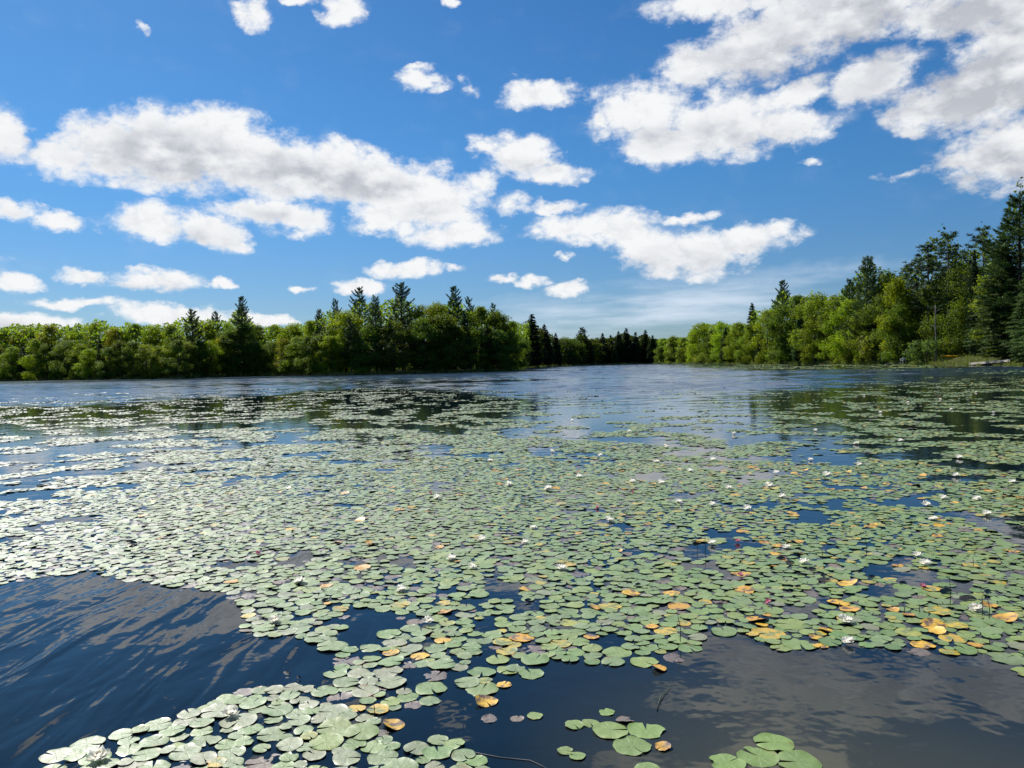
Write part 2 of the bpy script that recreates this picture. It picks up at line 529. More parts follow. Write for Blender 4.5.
def pad_mat(name, source):
    m, t, out = new_mat(name)
    if source == 'object':
        oi = t.node('ShaderNodeObjectInfo')
        src, alpha = oi.outputs['Color'], oi.outputs['Alpha']
    else:
        at = t.node('ShaderNodeAttribute', attribute_name='tint')
        src, alpha = at.outputs['Color'], at.outputs['Alpha']
    uv = t.node('ShaderNodeUVMap', uv_map='UVMap')
    s = t.node('ShaderNodeSeparateXYZ')
    t.put(s.inputs[0], uv.outputs[0])
    geo = t.node('ShaderNodeNewGeometry')
    n = t.noise(geo.outputs['Position'], 26.0, 4, 0.6)
    n2 = t.noise(geo.outputs['Position'], 9.0, 3, 0.55)
    # ageing leaves: green still left in patches (alpha 0), rot in patches (alpha 0.5)
    old = t.noise(geo.outputs['Position'], 15.0, 4, 0.6)
    src = t.mix(t.math('MULTIPLY', t.smooth(old, 0.44, 0.62), t.smooth(alpha, 0.1, 0.4, 1, 0)), src, (0.12, 0.17, 0.05))
    half = t.math('MULTIPLY', t.smooth(alpha, 0.3, 0.5), t.smooth(alpha, 0.55, 0.8, 1, 0))
    src = t.mix(t.math('MULTIPLY', t.smooth(old, 0.48, 0.62), half), src, (0.10, 0.05, 0.025))
    c = t.mix(t.smooth(n, 0.35, 0.7, 0.0, 0.45), src, t.mix(1.0, src, (1.35, 1.2, 0.9), 'MULTIPLY'))
    # browning that starts at the rim
    ed = t.smooth(s.outputs[1], 0.55, 1.0)
    spot = t.math('MULTIPLY', t.smooth(n2, 0.60, 0.72), t.math('ADD', t.math('MULTIPLY', ed, 0.7), 0.1))
    c = t.mix(spot, c, (0.20, 0.10, 0.035))
    # pale veins running out from the stalk
    a = t.math('ABSOLUTE', t.math('SINE', t.math('MULTIPLY', s.outputs[0], math.pi * 11)))
    vein = t.math('MULTIPLY', t.smooth(a, 0.0, 0.20, 0.45, 0.0), t.smooth(s.outputs[1], 0.02, 0.9, 1.0, 0.2))
    c = t.mix(vein, c, (0.30, 0.36, 0.16))
    h = t.math('ADD', t.math('MULTIPLY', n, 0.6), t.math('MULTIPLY', vein, -1.2))
    b = principled(t, out, c, t.math('MULTIPLY_ADD', n2, 0.26, 0.42), 0.85, bump(t, h, 0.55, 0.008))
    b.inputs['Coat Weight'].default_value = 0.28        # waxy skin
    b.inputs['Coat Roughness'].default_value = 0.22
    return m


MAT['pad'] = pad_mat('pad_skin', 'object')
MAT['pad_mass'] = pad_mat('pad_skin_mass', 'tint')

# ------------------------------------------------------------------ shoreline and land
SHORE = [(-150, 384), (0, 381), (100, 380), (180, 378.8), (220, 377.3), (256, 376.3), (330, 375.6), (400, 374), (450, 372.6), (512, 371), (524, 369),
         (545, 367.2), (562, 366.2), (600, 364.8), (650, 363.6), (690, 363.9), (740, 364.2), (790, 364.2), (850, 364.2), (900, 364.6), (960, 365.2), (1024, 366.6), (1090, 369), (1180, 376)]
sh_az, sh_d = [], []
for px, py in SHORE:
    gx, gy = ground(px, py)
    sh_az.append(math.degrees(math.atan2(gx, gy)))
    sh_d.append(math.hypot(gx, gy))
sh_az = [-180, -130, -95, -70] + sh_az + [62, 95, 130, 180]
sh_d = [1.6, 2.2, 12, 90] + sh_d + [18, 5, 2.2, 1.6]


def shore_dist(az):
    return np.exp(np.interp(az, sh_az, np.log(sh_d)))


def land_z(off, az):
    """height of the land this many metres behind the water's edge"""
    off = np.maximum(np.asarray(off, float), 0)
    right = np.clip((np.asarray(az) - 22) / 8, 0, 1) * np.clip((60 - np.asarray(az)) / 15, 0, 1)
    rise = 0.035 + 0.075 * right
    return 0.12 * (1 - np.exp(-off / 0.5)) + rise * np.minimum(off, 30) + 0.03 * np.clip(off - 30, 0, 500)


azs = np.concatenate([np.linspace(-180, -50, 40, endpoint=False), np.linspace(-50, 50, 500, endpoint=False), np.linspace(50, 180, 41)])
offs = np.array([-3.0, -0.6, 0.0, 0.35, 1, 2.2, 4, 7, 11, 16, 24, 34, 60, 120, 300, 900, 3500])
A, O = np.meshgrid(azs, offs, indexing='ij')
wob = (fbm(A * 1.7, O * 0 + 3, 5, 4) - 0.5) * np.clip(shore_dist(A) / 100, 0.02, 1) * 5.0
D = np.maximum(shore_dist(A) + O + wob * 1.0, 0.6)
Z = np.where(O < 0, O * 0.3, land_z(O, A) + (fbm(A * 2, O * 0.15, 9) - 0.5) * 0.02 * np.minimum(O.clip(0), 20))
V = np.stack([D * np.sin(np.radians(A)), D * np.cos(np.radians(A)), Z], -1).reshape(-1, 3)
na, no = A.shape
I = np.arange(na * no).reshape(na, no)
F = np.stack([I[:-1, :-1], I[:-1, 1:], I[1:, 1:], I[1:, :-1]], -1).reshape(-1, 4)[:, ::-1]
tag(link('ground', mesh_np('ground', V, F, MAT['land'], smooth=True)), kind='structure')

# ------------------------------------------------------------------ how thickly the pads lie
XC = np.array([-200, 0, 128, 256, 384, 512, 640, 768, 896, 1024, 1220])
YC = np.array([364.5, 366, 370, 374, 382, 387, 392, 400, 412, 430, 450, 480, 520, 560, 600, 800])
DT = np.array([
    [0, 0, 0, 0, 0, 0, 0, .2, .35, .1, .1],
    [0, 0, 0, 0, 0, 0, .0, .25, .35, .1, .1],
    [0, 0, 0, 0, 0, 0, .0, .12, .03, .02, 0],
    [0, 0, 0, 0, 0, 0, .0, .02, .0, .10, .1],
    [0, 0, 0, 0, .02, .02, .0, .04, .08, .28, .3],
    [0, 0, 0, .0, .04, .02, .02, .06, .20, .32, .3],
    [.0, .0, .0, .08, .30, .08, .02, .10, .30, .36, .3],
    [.04, .05, .13, .30, .40, .18, .04, .12, .34, .38, .4],
    [.26, .26, .26, .32, .44, .24, .06, .14, .36, .38, .4],
    [.20, .22, .30, .42, .56, .46, .36, .40, .38, .40, .4],
    [.3, .32, .50, .66, .82, .84, .78, .66, .44, .48, .5],
    [.35, .42, .76, .88, .92, .94, .90, .80, .64, .64, .6],
    [.6, .70, .90, .95, .96, .96, .92, .85, .80, .78, .8],
    [.8, .86, .92, .95, .96, .96, .90, .84, .82, .80, .8],
    [.9, .95, .95, .96, .96, .96, .92, .88, .86, .84, .8],
    [.96, .96, .96, .96, .96, .96, .96, .96, .96, .96, .9]])


def dens(px, py):
    px = np.clip(np.asarray(px, float), XC[0], XC[-1])
    py = np.clip(np.asarray(py, float), YC[0], YC[-1])
    i = np.clip(np.searchsorted(XC, px, side='right') - 1, 0, len(XC) - 2)
    j = np.clip(np.searchsorted(YC, py, side='right') - 1, 0, len(YC) - 2)
    fx = (px - XC[i]) / (XC[i + 1] - XC[i])
    fy = (py - YC[j]) / (YC[j + 1] - YC[j])
    return (DT[j, i] * (1 - fx) + DT[j, i + 1] * fx) * (1 - fy) + (DT[j + 1, i] * (1 - fx) + DT[j + 1, i + 1] * fx) * fy


MAT_POLY = [(-400, 600), (-150, 590), (0, 584), (90, 571), (125, 580), (215, 590), (248, 605), (242, 632), (320, 642), (350, 650), (333, 660), (335, 680), (318, 690),
            (250, 685), (180, 715), (110, 737), (55, 752), (45, 800), (492, 800), (478, 754), (440, 739), (424, 716), (428, 706), (405, 690), (402, 672), (430, 665), (460, 668), (488, 645), (520, 662), (545, 660),
            (600, 664), (640, 667), (665, 655), (705, 650), (700, 632), (718, 622), (755, 640), (800, 650), (845, 643), (880, 652), (930, 655), (995, 652), (1030, 680), (1250, 730), (1250, 540), (-400, 540)]
poly_g = np.array([ground(px, py) for px, py in MAT_POLY])
HOLES = [(486, 627, 17, 8), (413, 616, 11, 5), (470, 603, 15, 5), (880, 592, 24, 6), (878, 571, 20, 7), (895, 562, 15, 4), (962, 588, 16, 6), (742, 545, 22, 5), (700, 548, 18, 5),
         (405, 623, 8, 4), (450, 592, 12, 4), (690, 566, 12, 4), (560, 628, 10, 4), (830, 548, 12, 4), (600, 646, 9, 4), (1000, 640, 12, 4), (366, 653, 20, 4)]


def in_poly(x, y, poly):
    x, y = np.asarray(x, float), np.asarray(y, float)
    ins = np.zeros(x.shape, bool)
    n = len(poly)
    for i in range(n):
        x0, y0 = poly[i]
        x1, y1 = poly[(i + 1) % n]
        cr = ((y0 > y) != (y1 > y)) & (x < (x1 - x0) * (y - y0) / (y1 - y0 + 1e-12) + x0)
        ins ^= cr
    return ins


qx = np.sort(fbm(rng.uniform(0, 400, 20000), rng.uniform(0, 400, 20000), 3, 4))


def keep_mask(x, y, cell=0.75):
    """pads lie in drifts: where the drift noise falls under the local density"""
    px, py = project(x, y, np.zeros_like(x))
    d = dens(px, py)
    n = np.searchsorted(qx, fbm(x / cell, y / cell, 3, 4)) / len(qx)
    ok = n < d
    near = py > 560
    ok = np.where(near, in_poly(x, y, poly_g) & (n < 0.93), ok)
    for (cx, cy, rx, ry) in HOLES:
        ok &= ((px - cx) / rx) ** 2 + ((py - cy) / ry) ** 2 > 1
    return ok, px, py, d


# ------------------------------------------------------------------ water
az_w = np.concatenate([np.linspace(-180, -45, 28, endpoint=False), np.linspace(-45, 45, 260, endpoint=False), np.linspace(45, 180, 29)])
far_r = [24.0]
while far_r[-1] < 430:
    far_r.append(far_r[-1] + max(0.20, far_r[-1] * 0.0022))
rad_w = np.concatenate([[0.02], np.geomspace(0.8, 23.9, 80), far_r, [520, 700]])
A, D = np.meshgrid(az_w, rad_w, indexing='ij')
X, Y = D * np.sin(np.radians(A)), D * np.cos(np.radians(A))
px, py = project(X, Y, np.zeros_like(X))
front = (np.abs(A) < 60) & (D > 2)
dn = np.where(front, dens(px, np.clip(py, YC[0], YC[-1])), 0.0)
yh = 374 - 0.022 * px
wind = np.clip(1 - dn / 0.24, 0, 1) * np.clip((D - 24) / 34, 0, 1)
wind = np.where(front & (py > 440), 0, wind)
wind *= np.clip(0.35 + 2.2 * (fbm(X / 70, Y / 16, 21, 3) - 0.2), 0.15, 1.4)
swell = np.clip((2.2 - X - 0.1 * Y) / 2.0, 0.0, 1) * np.clip((9.5 - D) / 3, 0, 1)
swell = np.where(X > -0.7, swell * 0.12, swell)
swell = np.clip((-0.2 - X) / 1.3, 0.06, 1) * np.clip((9.5 - D) / 3, 0, 1)
shallow = np.clip((X + 0.1) / 1.2, 0, 1) * np.clip((4.9 - D) / 1.5, 0, 1)
wz = np.zeros_like(X)
rw = np.random.default_rng(3)
for k_ in range(9):                       # wind waves, crests roughly across the lake
    lam = 0.85 * 1.14 ** k_
    th = R(rw.uniform(-38, 30))
    kx, ky = 2 * math.pi / lam * math.sin(th), 2 * math.pi / lam * math.cos(th)
    wz += 0.0078 * lam * np.sin(kx * X + ky * Y + 5 * fbm(X / 6 + k_ * 7, Y / 6, 40 + k_, 2)) * np.clip(lam / (D * 0.0040 + 0.1), 0, 1)
wz *= np.clip(wind, 0, 1.2)
V = np.stack([X, Y, wz], -1).reshape(-1, 3)
I = np.arange(A.size).reshape(A.shape)
F = np.stack([I[:-1, :-1], I[:-1, 1:], I[1:, 1:], I[1:, :-1]], -1).reshape(-1, 4)[:, ::-1]
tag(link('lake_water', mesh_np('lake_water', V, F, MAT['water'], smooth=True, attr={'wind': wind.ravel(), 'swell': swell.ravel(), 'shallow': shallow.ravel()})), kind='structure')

# ------------------------------------------------------------------ foliage builders


def leaf_quads(cent, nrm, size, aspect, r, long_dir=None):
    n = len(cent)
    nrm = nrm / np.maximum(np.linalg.norm(nrm, axis=1, keepdims=True), 1e-9)
    ref = long_dir if long_dir is not None else r.normal(size=(n, 3))
    u = ref - nrm * np.sum(ref * nrm, 1, keepdims=True)
    u /= np.maximum(np.linalg.norm(u, axis=1, keepdims=True), 1e-9)
    v = np.cross(nrm, u)
    s = np.asarray(size).reshape(-1, 1) * np.ones((n, 1))
    k = r.uniform(-0.25, 0.25, (n, 1))
    pts = np.stack([cent - u * s, cent + u * s * k - v * s * aspect, cent + u * s, cent - u * s * k + v * s * aspect], 1)
    return pts.reshape(-1, 3), np.arange(4 * n).reshape(n, 4)


def broad_tree(seed, H=16.0, width=0.30, base=0.10, lobes=40, per=430, leaf=0.155, open_=0.0):
    r = np.random.default_rng(seed)
    cs, ns, ts, cen = [], [], [], []
    for i in range(lobes):
        t = r.uniform(base, 0.93) if i > 3 else (0.90, 0.86, 0.80, 0.78)[i]
        s = (t - base) / (1 - base)
        prof = width * H * (math.sin(math.pi * min(1, 0.16 + 0.86 * s)) ** 0.75) * r.uniform(0.75, 1.15)
        ang = i * 2.399 + r.uniform(-0.5, 0.5)
        rad = prof * (r.uniform(0.45, 0.85) if s < 0.85 else r.uniform(0.0, 0.5))
        R0 = H * r.uniform(0.075, 0.135) * (1.0 - 0.25 * s)
        c = np.array([rad * math.cos(ang), rad * math.sin(ang), t * H - 0.2 * R0])
        if c[2] + R0 > H:
            c[2] = H - R0 * 0.75
        cen.append((c, R0))
        n = int(per * (R0 / (0.105 * H)) ** 2)
        d = r.normal(size=(n, 3))
        d /= np.linalg.norm(d, axis=1, keepdims=True)
        q = r.uniform(0.25, 1.12, n) ** 0.5
        wob = 1 + 0.35 * np.sin(d[:, 0] * 5 + i) * np.cos(d[:, 1] * 6 + i * 2)
        p = c + d * (R0 * q * wob)[:, None] * np.array([1.0, 1.0, 0.72])
        cs.append(p)
        ns.append(d * 0.9 + r.normal(size=(n, 3)) * 0.55 + np.array([0, 0, 0.35]))
        ts.append(np.full(n, r.uniform(0.78, 1.2)) * r.uniform(0.75, 1.25, n))
    cs, ns, ts = np.concatenate(cs), np.concatenate(ns), np.concatenate(ts)
    v, f = leaf_quads(cs, ns, leaf * r.uniform(0.6, 1.35, len(cs)), 0.62, r)
    col = np.repeat(np.stack([ts * r.uniform(0.9, 1.15, len(ts)), ts, ts * 0.9], 1), 4, 0)
    crown = mesh_np('crown', v, f, MAT['leaf'], col=col)
    g = Geo()
    lean = r.uniform(-0.03, 0.03, 2) * H
    path = [(lean[0] * k * k, lean[1] * k * k, k * H * 0.9) for k in np.linspace(-0.02, 1, 9)]
    g.add(*tube(path, [H * 0.014 * (1.25 - k) for k in np.linspace(0, 1.15, 9)]))
    for c, R0 in cen[::3]:
        z0 = max(0.08 * H, c[2] - np.hypot(c[0], c[1]) * 0.8)
        k = z0 / (H * 0.9)
        p0 = np.array([lean[0] * k * k, lean[1] * k * k, z0])
        mid = p0 * 0.5 + c * 0.5 + np.array([0, 0, -0.03 * H])
        g.add(*tube([p0, mid, c], [H * 0.006, H * 0.004, H * 0.0015], 5))
    return crown, g.mesh('trunk', MAT['bark'], smooth=True)


def conifer(seed, kind, H=18.0):
    r = np.random.default_rng(seed)
    g = Geo()
    bend = r.uniform(-0.012, 0.012, 2) * H
    tp = lambda k: np.array([bend[0] * math.sin(k * 3), bend[1] * math.sin(k * 2.3), k * H])
    ks = np.linspace(-0.02, 0.985, 12)
    g.add(*tube([tp(k) for k in ks], [H * 0.0125 * (1.06 - max(k, 0)) ** 0.8 + 0.01 for k in ks]))
    cs, ds, ts, sz = [], [], [], []
    spec = {
        'pine': dict(lo=0.14, step=0.036, nb=5, L=0.205, pw=0.62, tip=0.16, dens=1.5, size=0.23, asp=0.17, jit=0.42),
        'plume': dict(lo=0.10, step=0.034, nb=5, L=0.19, pw=0.75, tip=0.34, dens=1.0, size=0.26, asp=0.15, jit=0.30),
        'spruce': dict(lo=0.05, step=0.024, nb=7, L=0.185, pw=0.92, tip=-0.10, dens=0.9, size=0.22, asp=0.28, jit=0.12),
        'hemlock': dict(lo=0.04, step=0.026, nb=7, L=0.24, pw=0.75, tip=-0.18, dens=1.0, size=0.22, asp=0.24, jit=0.22),
        'red': dict(lo=0.40, step=0.042, nb=5, L=0.17, pw=0.45, tip=0.12, dens=1.0, size=0.26, asp=0.13, jit=0.30),
    }[kind]
    k = spec['lo']
    while k < 0.985:
        nb = spec['nb'] if k < 0.85 else 4
        a0 = r.uniform(0, 6.28)
        for b in range(nb):
            s = (k - spec['lo']) / (1 - spec['lo'])
            low = min(1.0, 0.45 + s * 4) if kind != 'red' else min(1, 0.6 + s * 2)
            L = H * spec['L'] * max(1 - s, 0.0) ** spec['pw'] * low * r.uniform(1 - spec['jit'] * 1.4, 1 + spec['jit'] * 0.6) + 0.25
            if kind in ('pine', 'red') and r.random() < 0.12:
                continue
            ang = a0 + b * 6.283 / nb + r.uniform(-0.3, 0.3)
            out = np.array([math.cos(ang), math.sin(ang), 0])
            side = np.array([-math.sin(ang), math.cos(ang), 0])
            rise = spec['tip'] + r.uniform(-0.06, 0.06) + ((0.65 * s if kind == 'pine' else 0.95 * s if kind == 'plume' else 0.45 * s) if kind in ('pine', 'plume', 'red') else 0.25 * max(0, s - 0.6))
            o = tp(min(0.985, k + (r.uniform(-0.020, 0.020) if kind in ('pine', 'plume', 'red') else r.uniform(-0.010, 0.010))))
            pt = lambda q: o + out * L * q + np.array([0, 0, L * (rise * q * q + (0.04 if spec['tip'] > 0 else 0.10) * q)])
            g.add(*tube([pt(0), pt(0.5), pt(0.95)], [0.012 + 0.006 * L, 0.010 + 0.003 * L, 0.008], 4))
            tone = r.uniform(0.72, 1.25)
            if kind == 'red':
                nt = max(2, int(L * 1.5))
                for _ in range(nt):
                    q = r.uniform(0.35, 1.0)
                    c = pt(q) + side * r.uniform(-0.3, 0.3) * L * q + np.array([0, 0, r.uniform(-0.05, 0.25)])
                    m_ = 46
                    d = r.normal(size=(m_, 3)); d /= np.linalg.norm(d, axis=1, keepdims=True)
                    d[:, 2] = np.abs(d[:, 2]) * 0.9 - 0.15
                    cs.append(c + d * r.uniform(0.12, 0.5, (m_, 1))); ds.append(d)
                    ts.append(np.full(m_, tone)); sz.append(r.uniform(0.8, 1.2, m_) * spec['size'])
            else:
                m_ = int((26 + 46 * L) * spec['dens'])
                q = r.uniform(0.12 if kind in ('spruce', 'hemlock') else 0.28, 1.02, m_) ** 0.8
                wid = 0.30 * L * np.sin(np.clip(q, 0, 1) * math.pi * 0.86 + 0.25) + 0.08
                sw_ = r.uniform(-1, 1, m_) * wid
                p = o + out * (L * q)[:, None] + side * sw_[:, None]
                p[:, 2] += L * (rise * q * q + (0.04 if spec['tip'] > 0 else 0.10) * q) + r.normal(0, 0.055, m_) + (-0.10 * np.abs(sw_) if spec['tip'] < 0 else 0.05 * np.abs(sw_))
                d = out + side * (np.sign(sw_) * 0.8)[:, None] + r.normal(size=(m_, 3)) * 0.5 + np.array([0, 0, 0.30 if spec['tip'] > 0 else -0.1])
                cs.append(p); ds.append(d); ts.append(np.full(m_, tone)); sz.append(r.uniform(0.7, 1.3, m_) * spec['size'])
        k += spec['step'] * r.uniform(0.75, 1.25)
    m_ = 60                                                     # leader
    cs.append(np.stack([r.normal(0, 0.09, m_), r.normal(0, 0.09, m_), r.uniform(0.93, 1.0, m_) * H], 1) + np.array([tp(1)[0], tp(1)[1], 0]))
    ds.append(r.normal(size=(m_, 3)) * 0.6 + np.array([0, 0, 1.0])); ts.append(np.ones(m_)); sz.append(np.full(m_, 0.2))
    cs, ds, ts, sz = (np.concatenate(z) for z in (cs, ds, ts, sz))
    nrm = r.normal(size=cs.shape) * 0.6 + np.array([0, 0, 1.0])
    ds = ds / np.linalg.norm(ds, axis=1, keepdims=True)
    nrm = nrm - ds * np.sum(nrm * ds, 1, keepdims=True)
    v, f = leaf_quads(cs, nrm, sz, spec['asp'], r, long_dir=ds)
    ts = ts * r.uniform(0.8, 1.2, len(ts))
    col = np.repeat(np.stack([ts, ts, ts], 1), 4, 0)
    crown = mesh_np('crown', v, f, MAT['needle'], col=col)
    return crown, g.mesh('trunk', MAT['grey_bark'] if kind == 'red' else MAT['bark'], smooth=True)


def shrub_mesh(seed, H=2.2):
    r = np.random.default_rng(seed)
    cs, ns, ts = [], [], []
    g = Geo()
    for i in range(9):
        a = i * 2.4 + r.uniform(-0.4, 0.4)
        c = np.array([math.cos(a) * r.uniform(0.1, 0.62) * H, math.sin(a) * r.uniform(0.1, 0.6) * H, r.uniform(0.25, 0.78) * H])
        n = 210
        d = r.normal(size=(n, 3)); d /= np.linalg.norm(d, axis=1, keepdims=True)
        cs.append(c + d * (r.uniform(0.2, 1.15, n) ** 0.5 * H * 0.27)[:, None])
        ns.append(d + r.normal(size=(n, 3)) * 0.6 + np.array([0, 0, 0.3])); ts.append(r.uniform(0.7, 1.25) * r.uniform(0.8, 1.2, n))
        g.add(*tube([(0.05 * math.cos(a), 0.05 * math.sin(a), -0.1), c * np.array([0.4, 0.4, 0.55]), c], [0.03, 0.02, 0.008], 5))
    cs, ns, ts = np.concatenate(cs), np.concatenate(ns), np.concatenate(ts)
    v, f = leaf_quads(cs, ns, 0.085 * r.uniform(0.7, 1.4, len(cs)) * H / 2.2, 0.6, r)
    col = np.repeat(np.stack([ts, ts, ts], 1), 4, 0)
    return mesh_np('foliage', v, f, MAT['leaf'], col=col), g.mesh('stems', MAT['bark'], smooth=True)


PROTO = {
    'b': [broad_tree(11 + i, 16.0, wd, bs, lb) for i, (wd, bs, lb) in enumerate([(0.28, 0.08, 42), (0.32, 0.10, 44), (0.25, 0.06, 38), (0.30, 0.16, 40), (0.22, 0.05, 38), (0.35, 0.10, 46)])],
    'p': [conifer(31 + i, 'pine') for i in range(4)],
    'u': [conifer(41 + i, 'plume') for i in range(3)],
    's': [conifer(51 + i, 'spruce') for i in range(4)],
    'h': [conifer(61 + i, 'hemlock') for i in range(2)],
    'r': [conifer(71 + i, 'red') for i in range(4)],
    'k': [shrub_mesh(81 + i) for i in range(4)],
}
PH = {'b': 16.0, 'p': 18.0, 'u': 18.0, 's': 18.0, 'h': 18.0, 'r': 18.0, 'k': 2.2}
NAMES = {'b': ('broadleaf_tree', 'tree'), 'p': ('white_pine', 'pine tree'), 'u': ('white_pine', 'pine tree'), 's': ('spruce_tree', 'spruce'), 'h': ('hemlock_tree', 'conifer'), 'r': ('red_pine', 'pine tree'), 'k': ('shrub', 'shrub')}
TONE = {
    'lime': (0.205, 0.290, 0.020), 'yellow': (0.225, 0.255, 0.026), 'mid': (0.165, 0.240, 0.026), 'olive': (0.175, 0.225, 0.034),
    'deep': (0.105, 0.170, 0.028), 'pine': (0.064, 0.118, 0.040), 'blue': (0.056, 0.102, 0.046), 'dark': (0.034, 0.066, 0.027), 'soft': (0.088, 0.150, 0.048),
}
n_of = {}


def put_tree(kind, px, ytop, off, tone, label, group=None, wide=1.0):
    az, _ = azel(px, 365)
    d = float(shore_dist(az)) + off
    x, y = d * math.sin(R(az)), d * math.cos(R(az))
    z0 = float(land_z(off, az)) - 0.1
    top = EYE + d * math.tan(R(azel(px, ytop)[1]))
    h = max(top - z0, 0.8)
    i = n_of.get(kind, 0)
    n_of[kind] = i + 1
    crown_me, trunk_me = PROTO[kind][i % len(PROTO[kind])]
    nm, cat = NAMES[kind]
    root = link(nm, None, loc=(x, y, z0))
    s = h / PH[kind]
    ws = s * wide * random.uniform(0.92, 1.08)
    # a tree shorter or taller than its pattern keeps a natural width
    ws = s ** 0.75 * (ws / s) if kind != 'k' else ws
    root.scale = (ws, ws, s)
    root.rotation_euler = (0, 0, random.uniform(0, 6.28))
    tag(root, label, cat, group)
    c = link('foliage' if kind == 'k' else 'crown', crown_me, root)
    c.color = (*TONE[tone], 1)
    link('stem' if kind == 'k' else 'trunk', trunk_me, root)
    return root


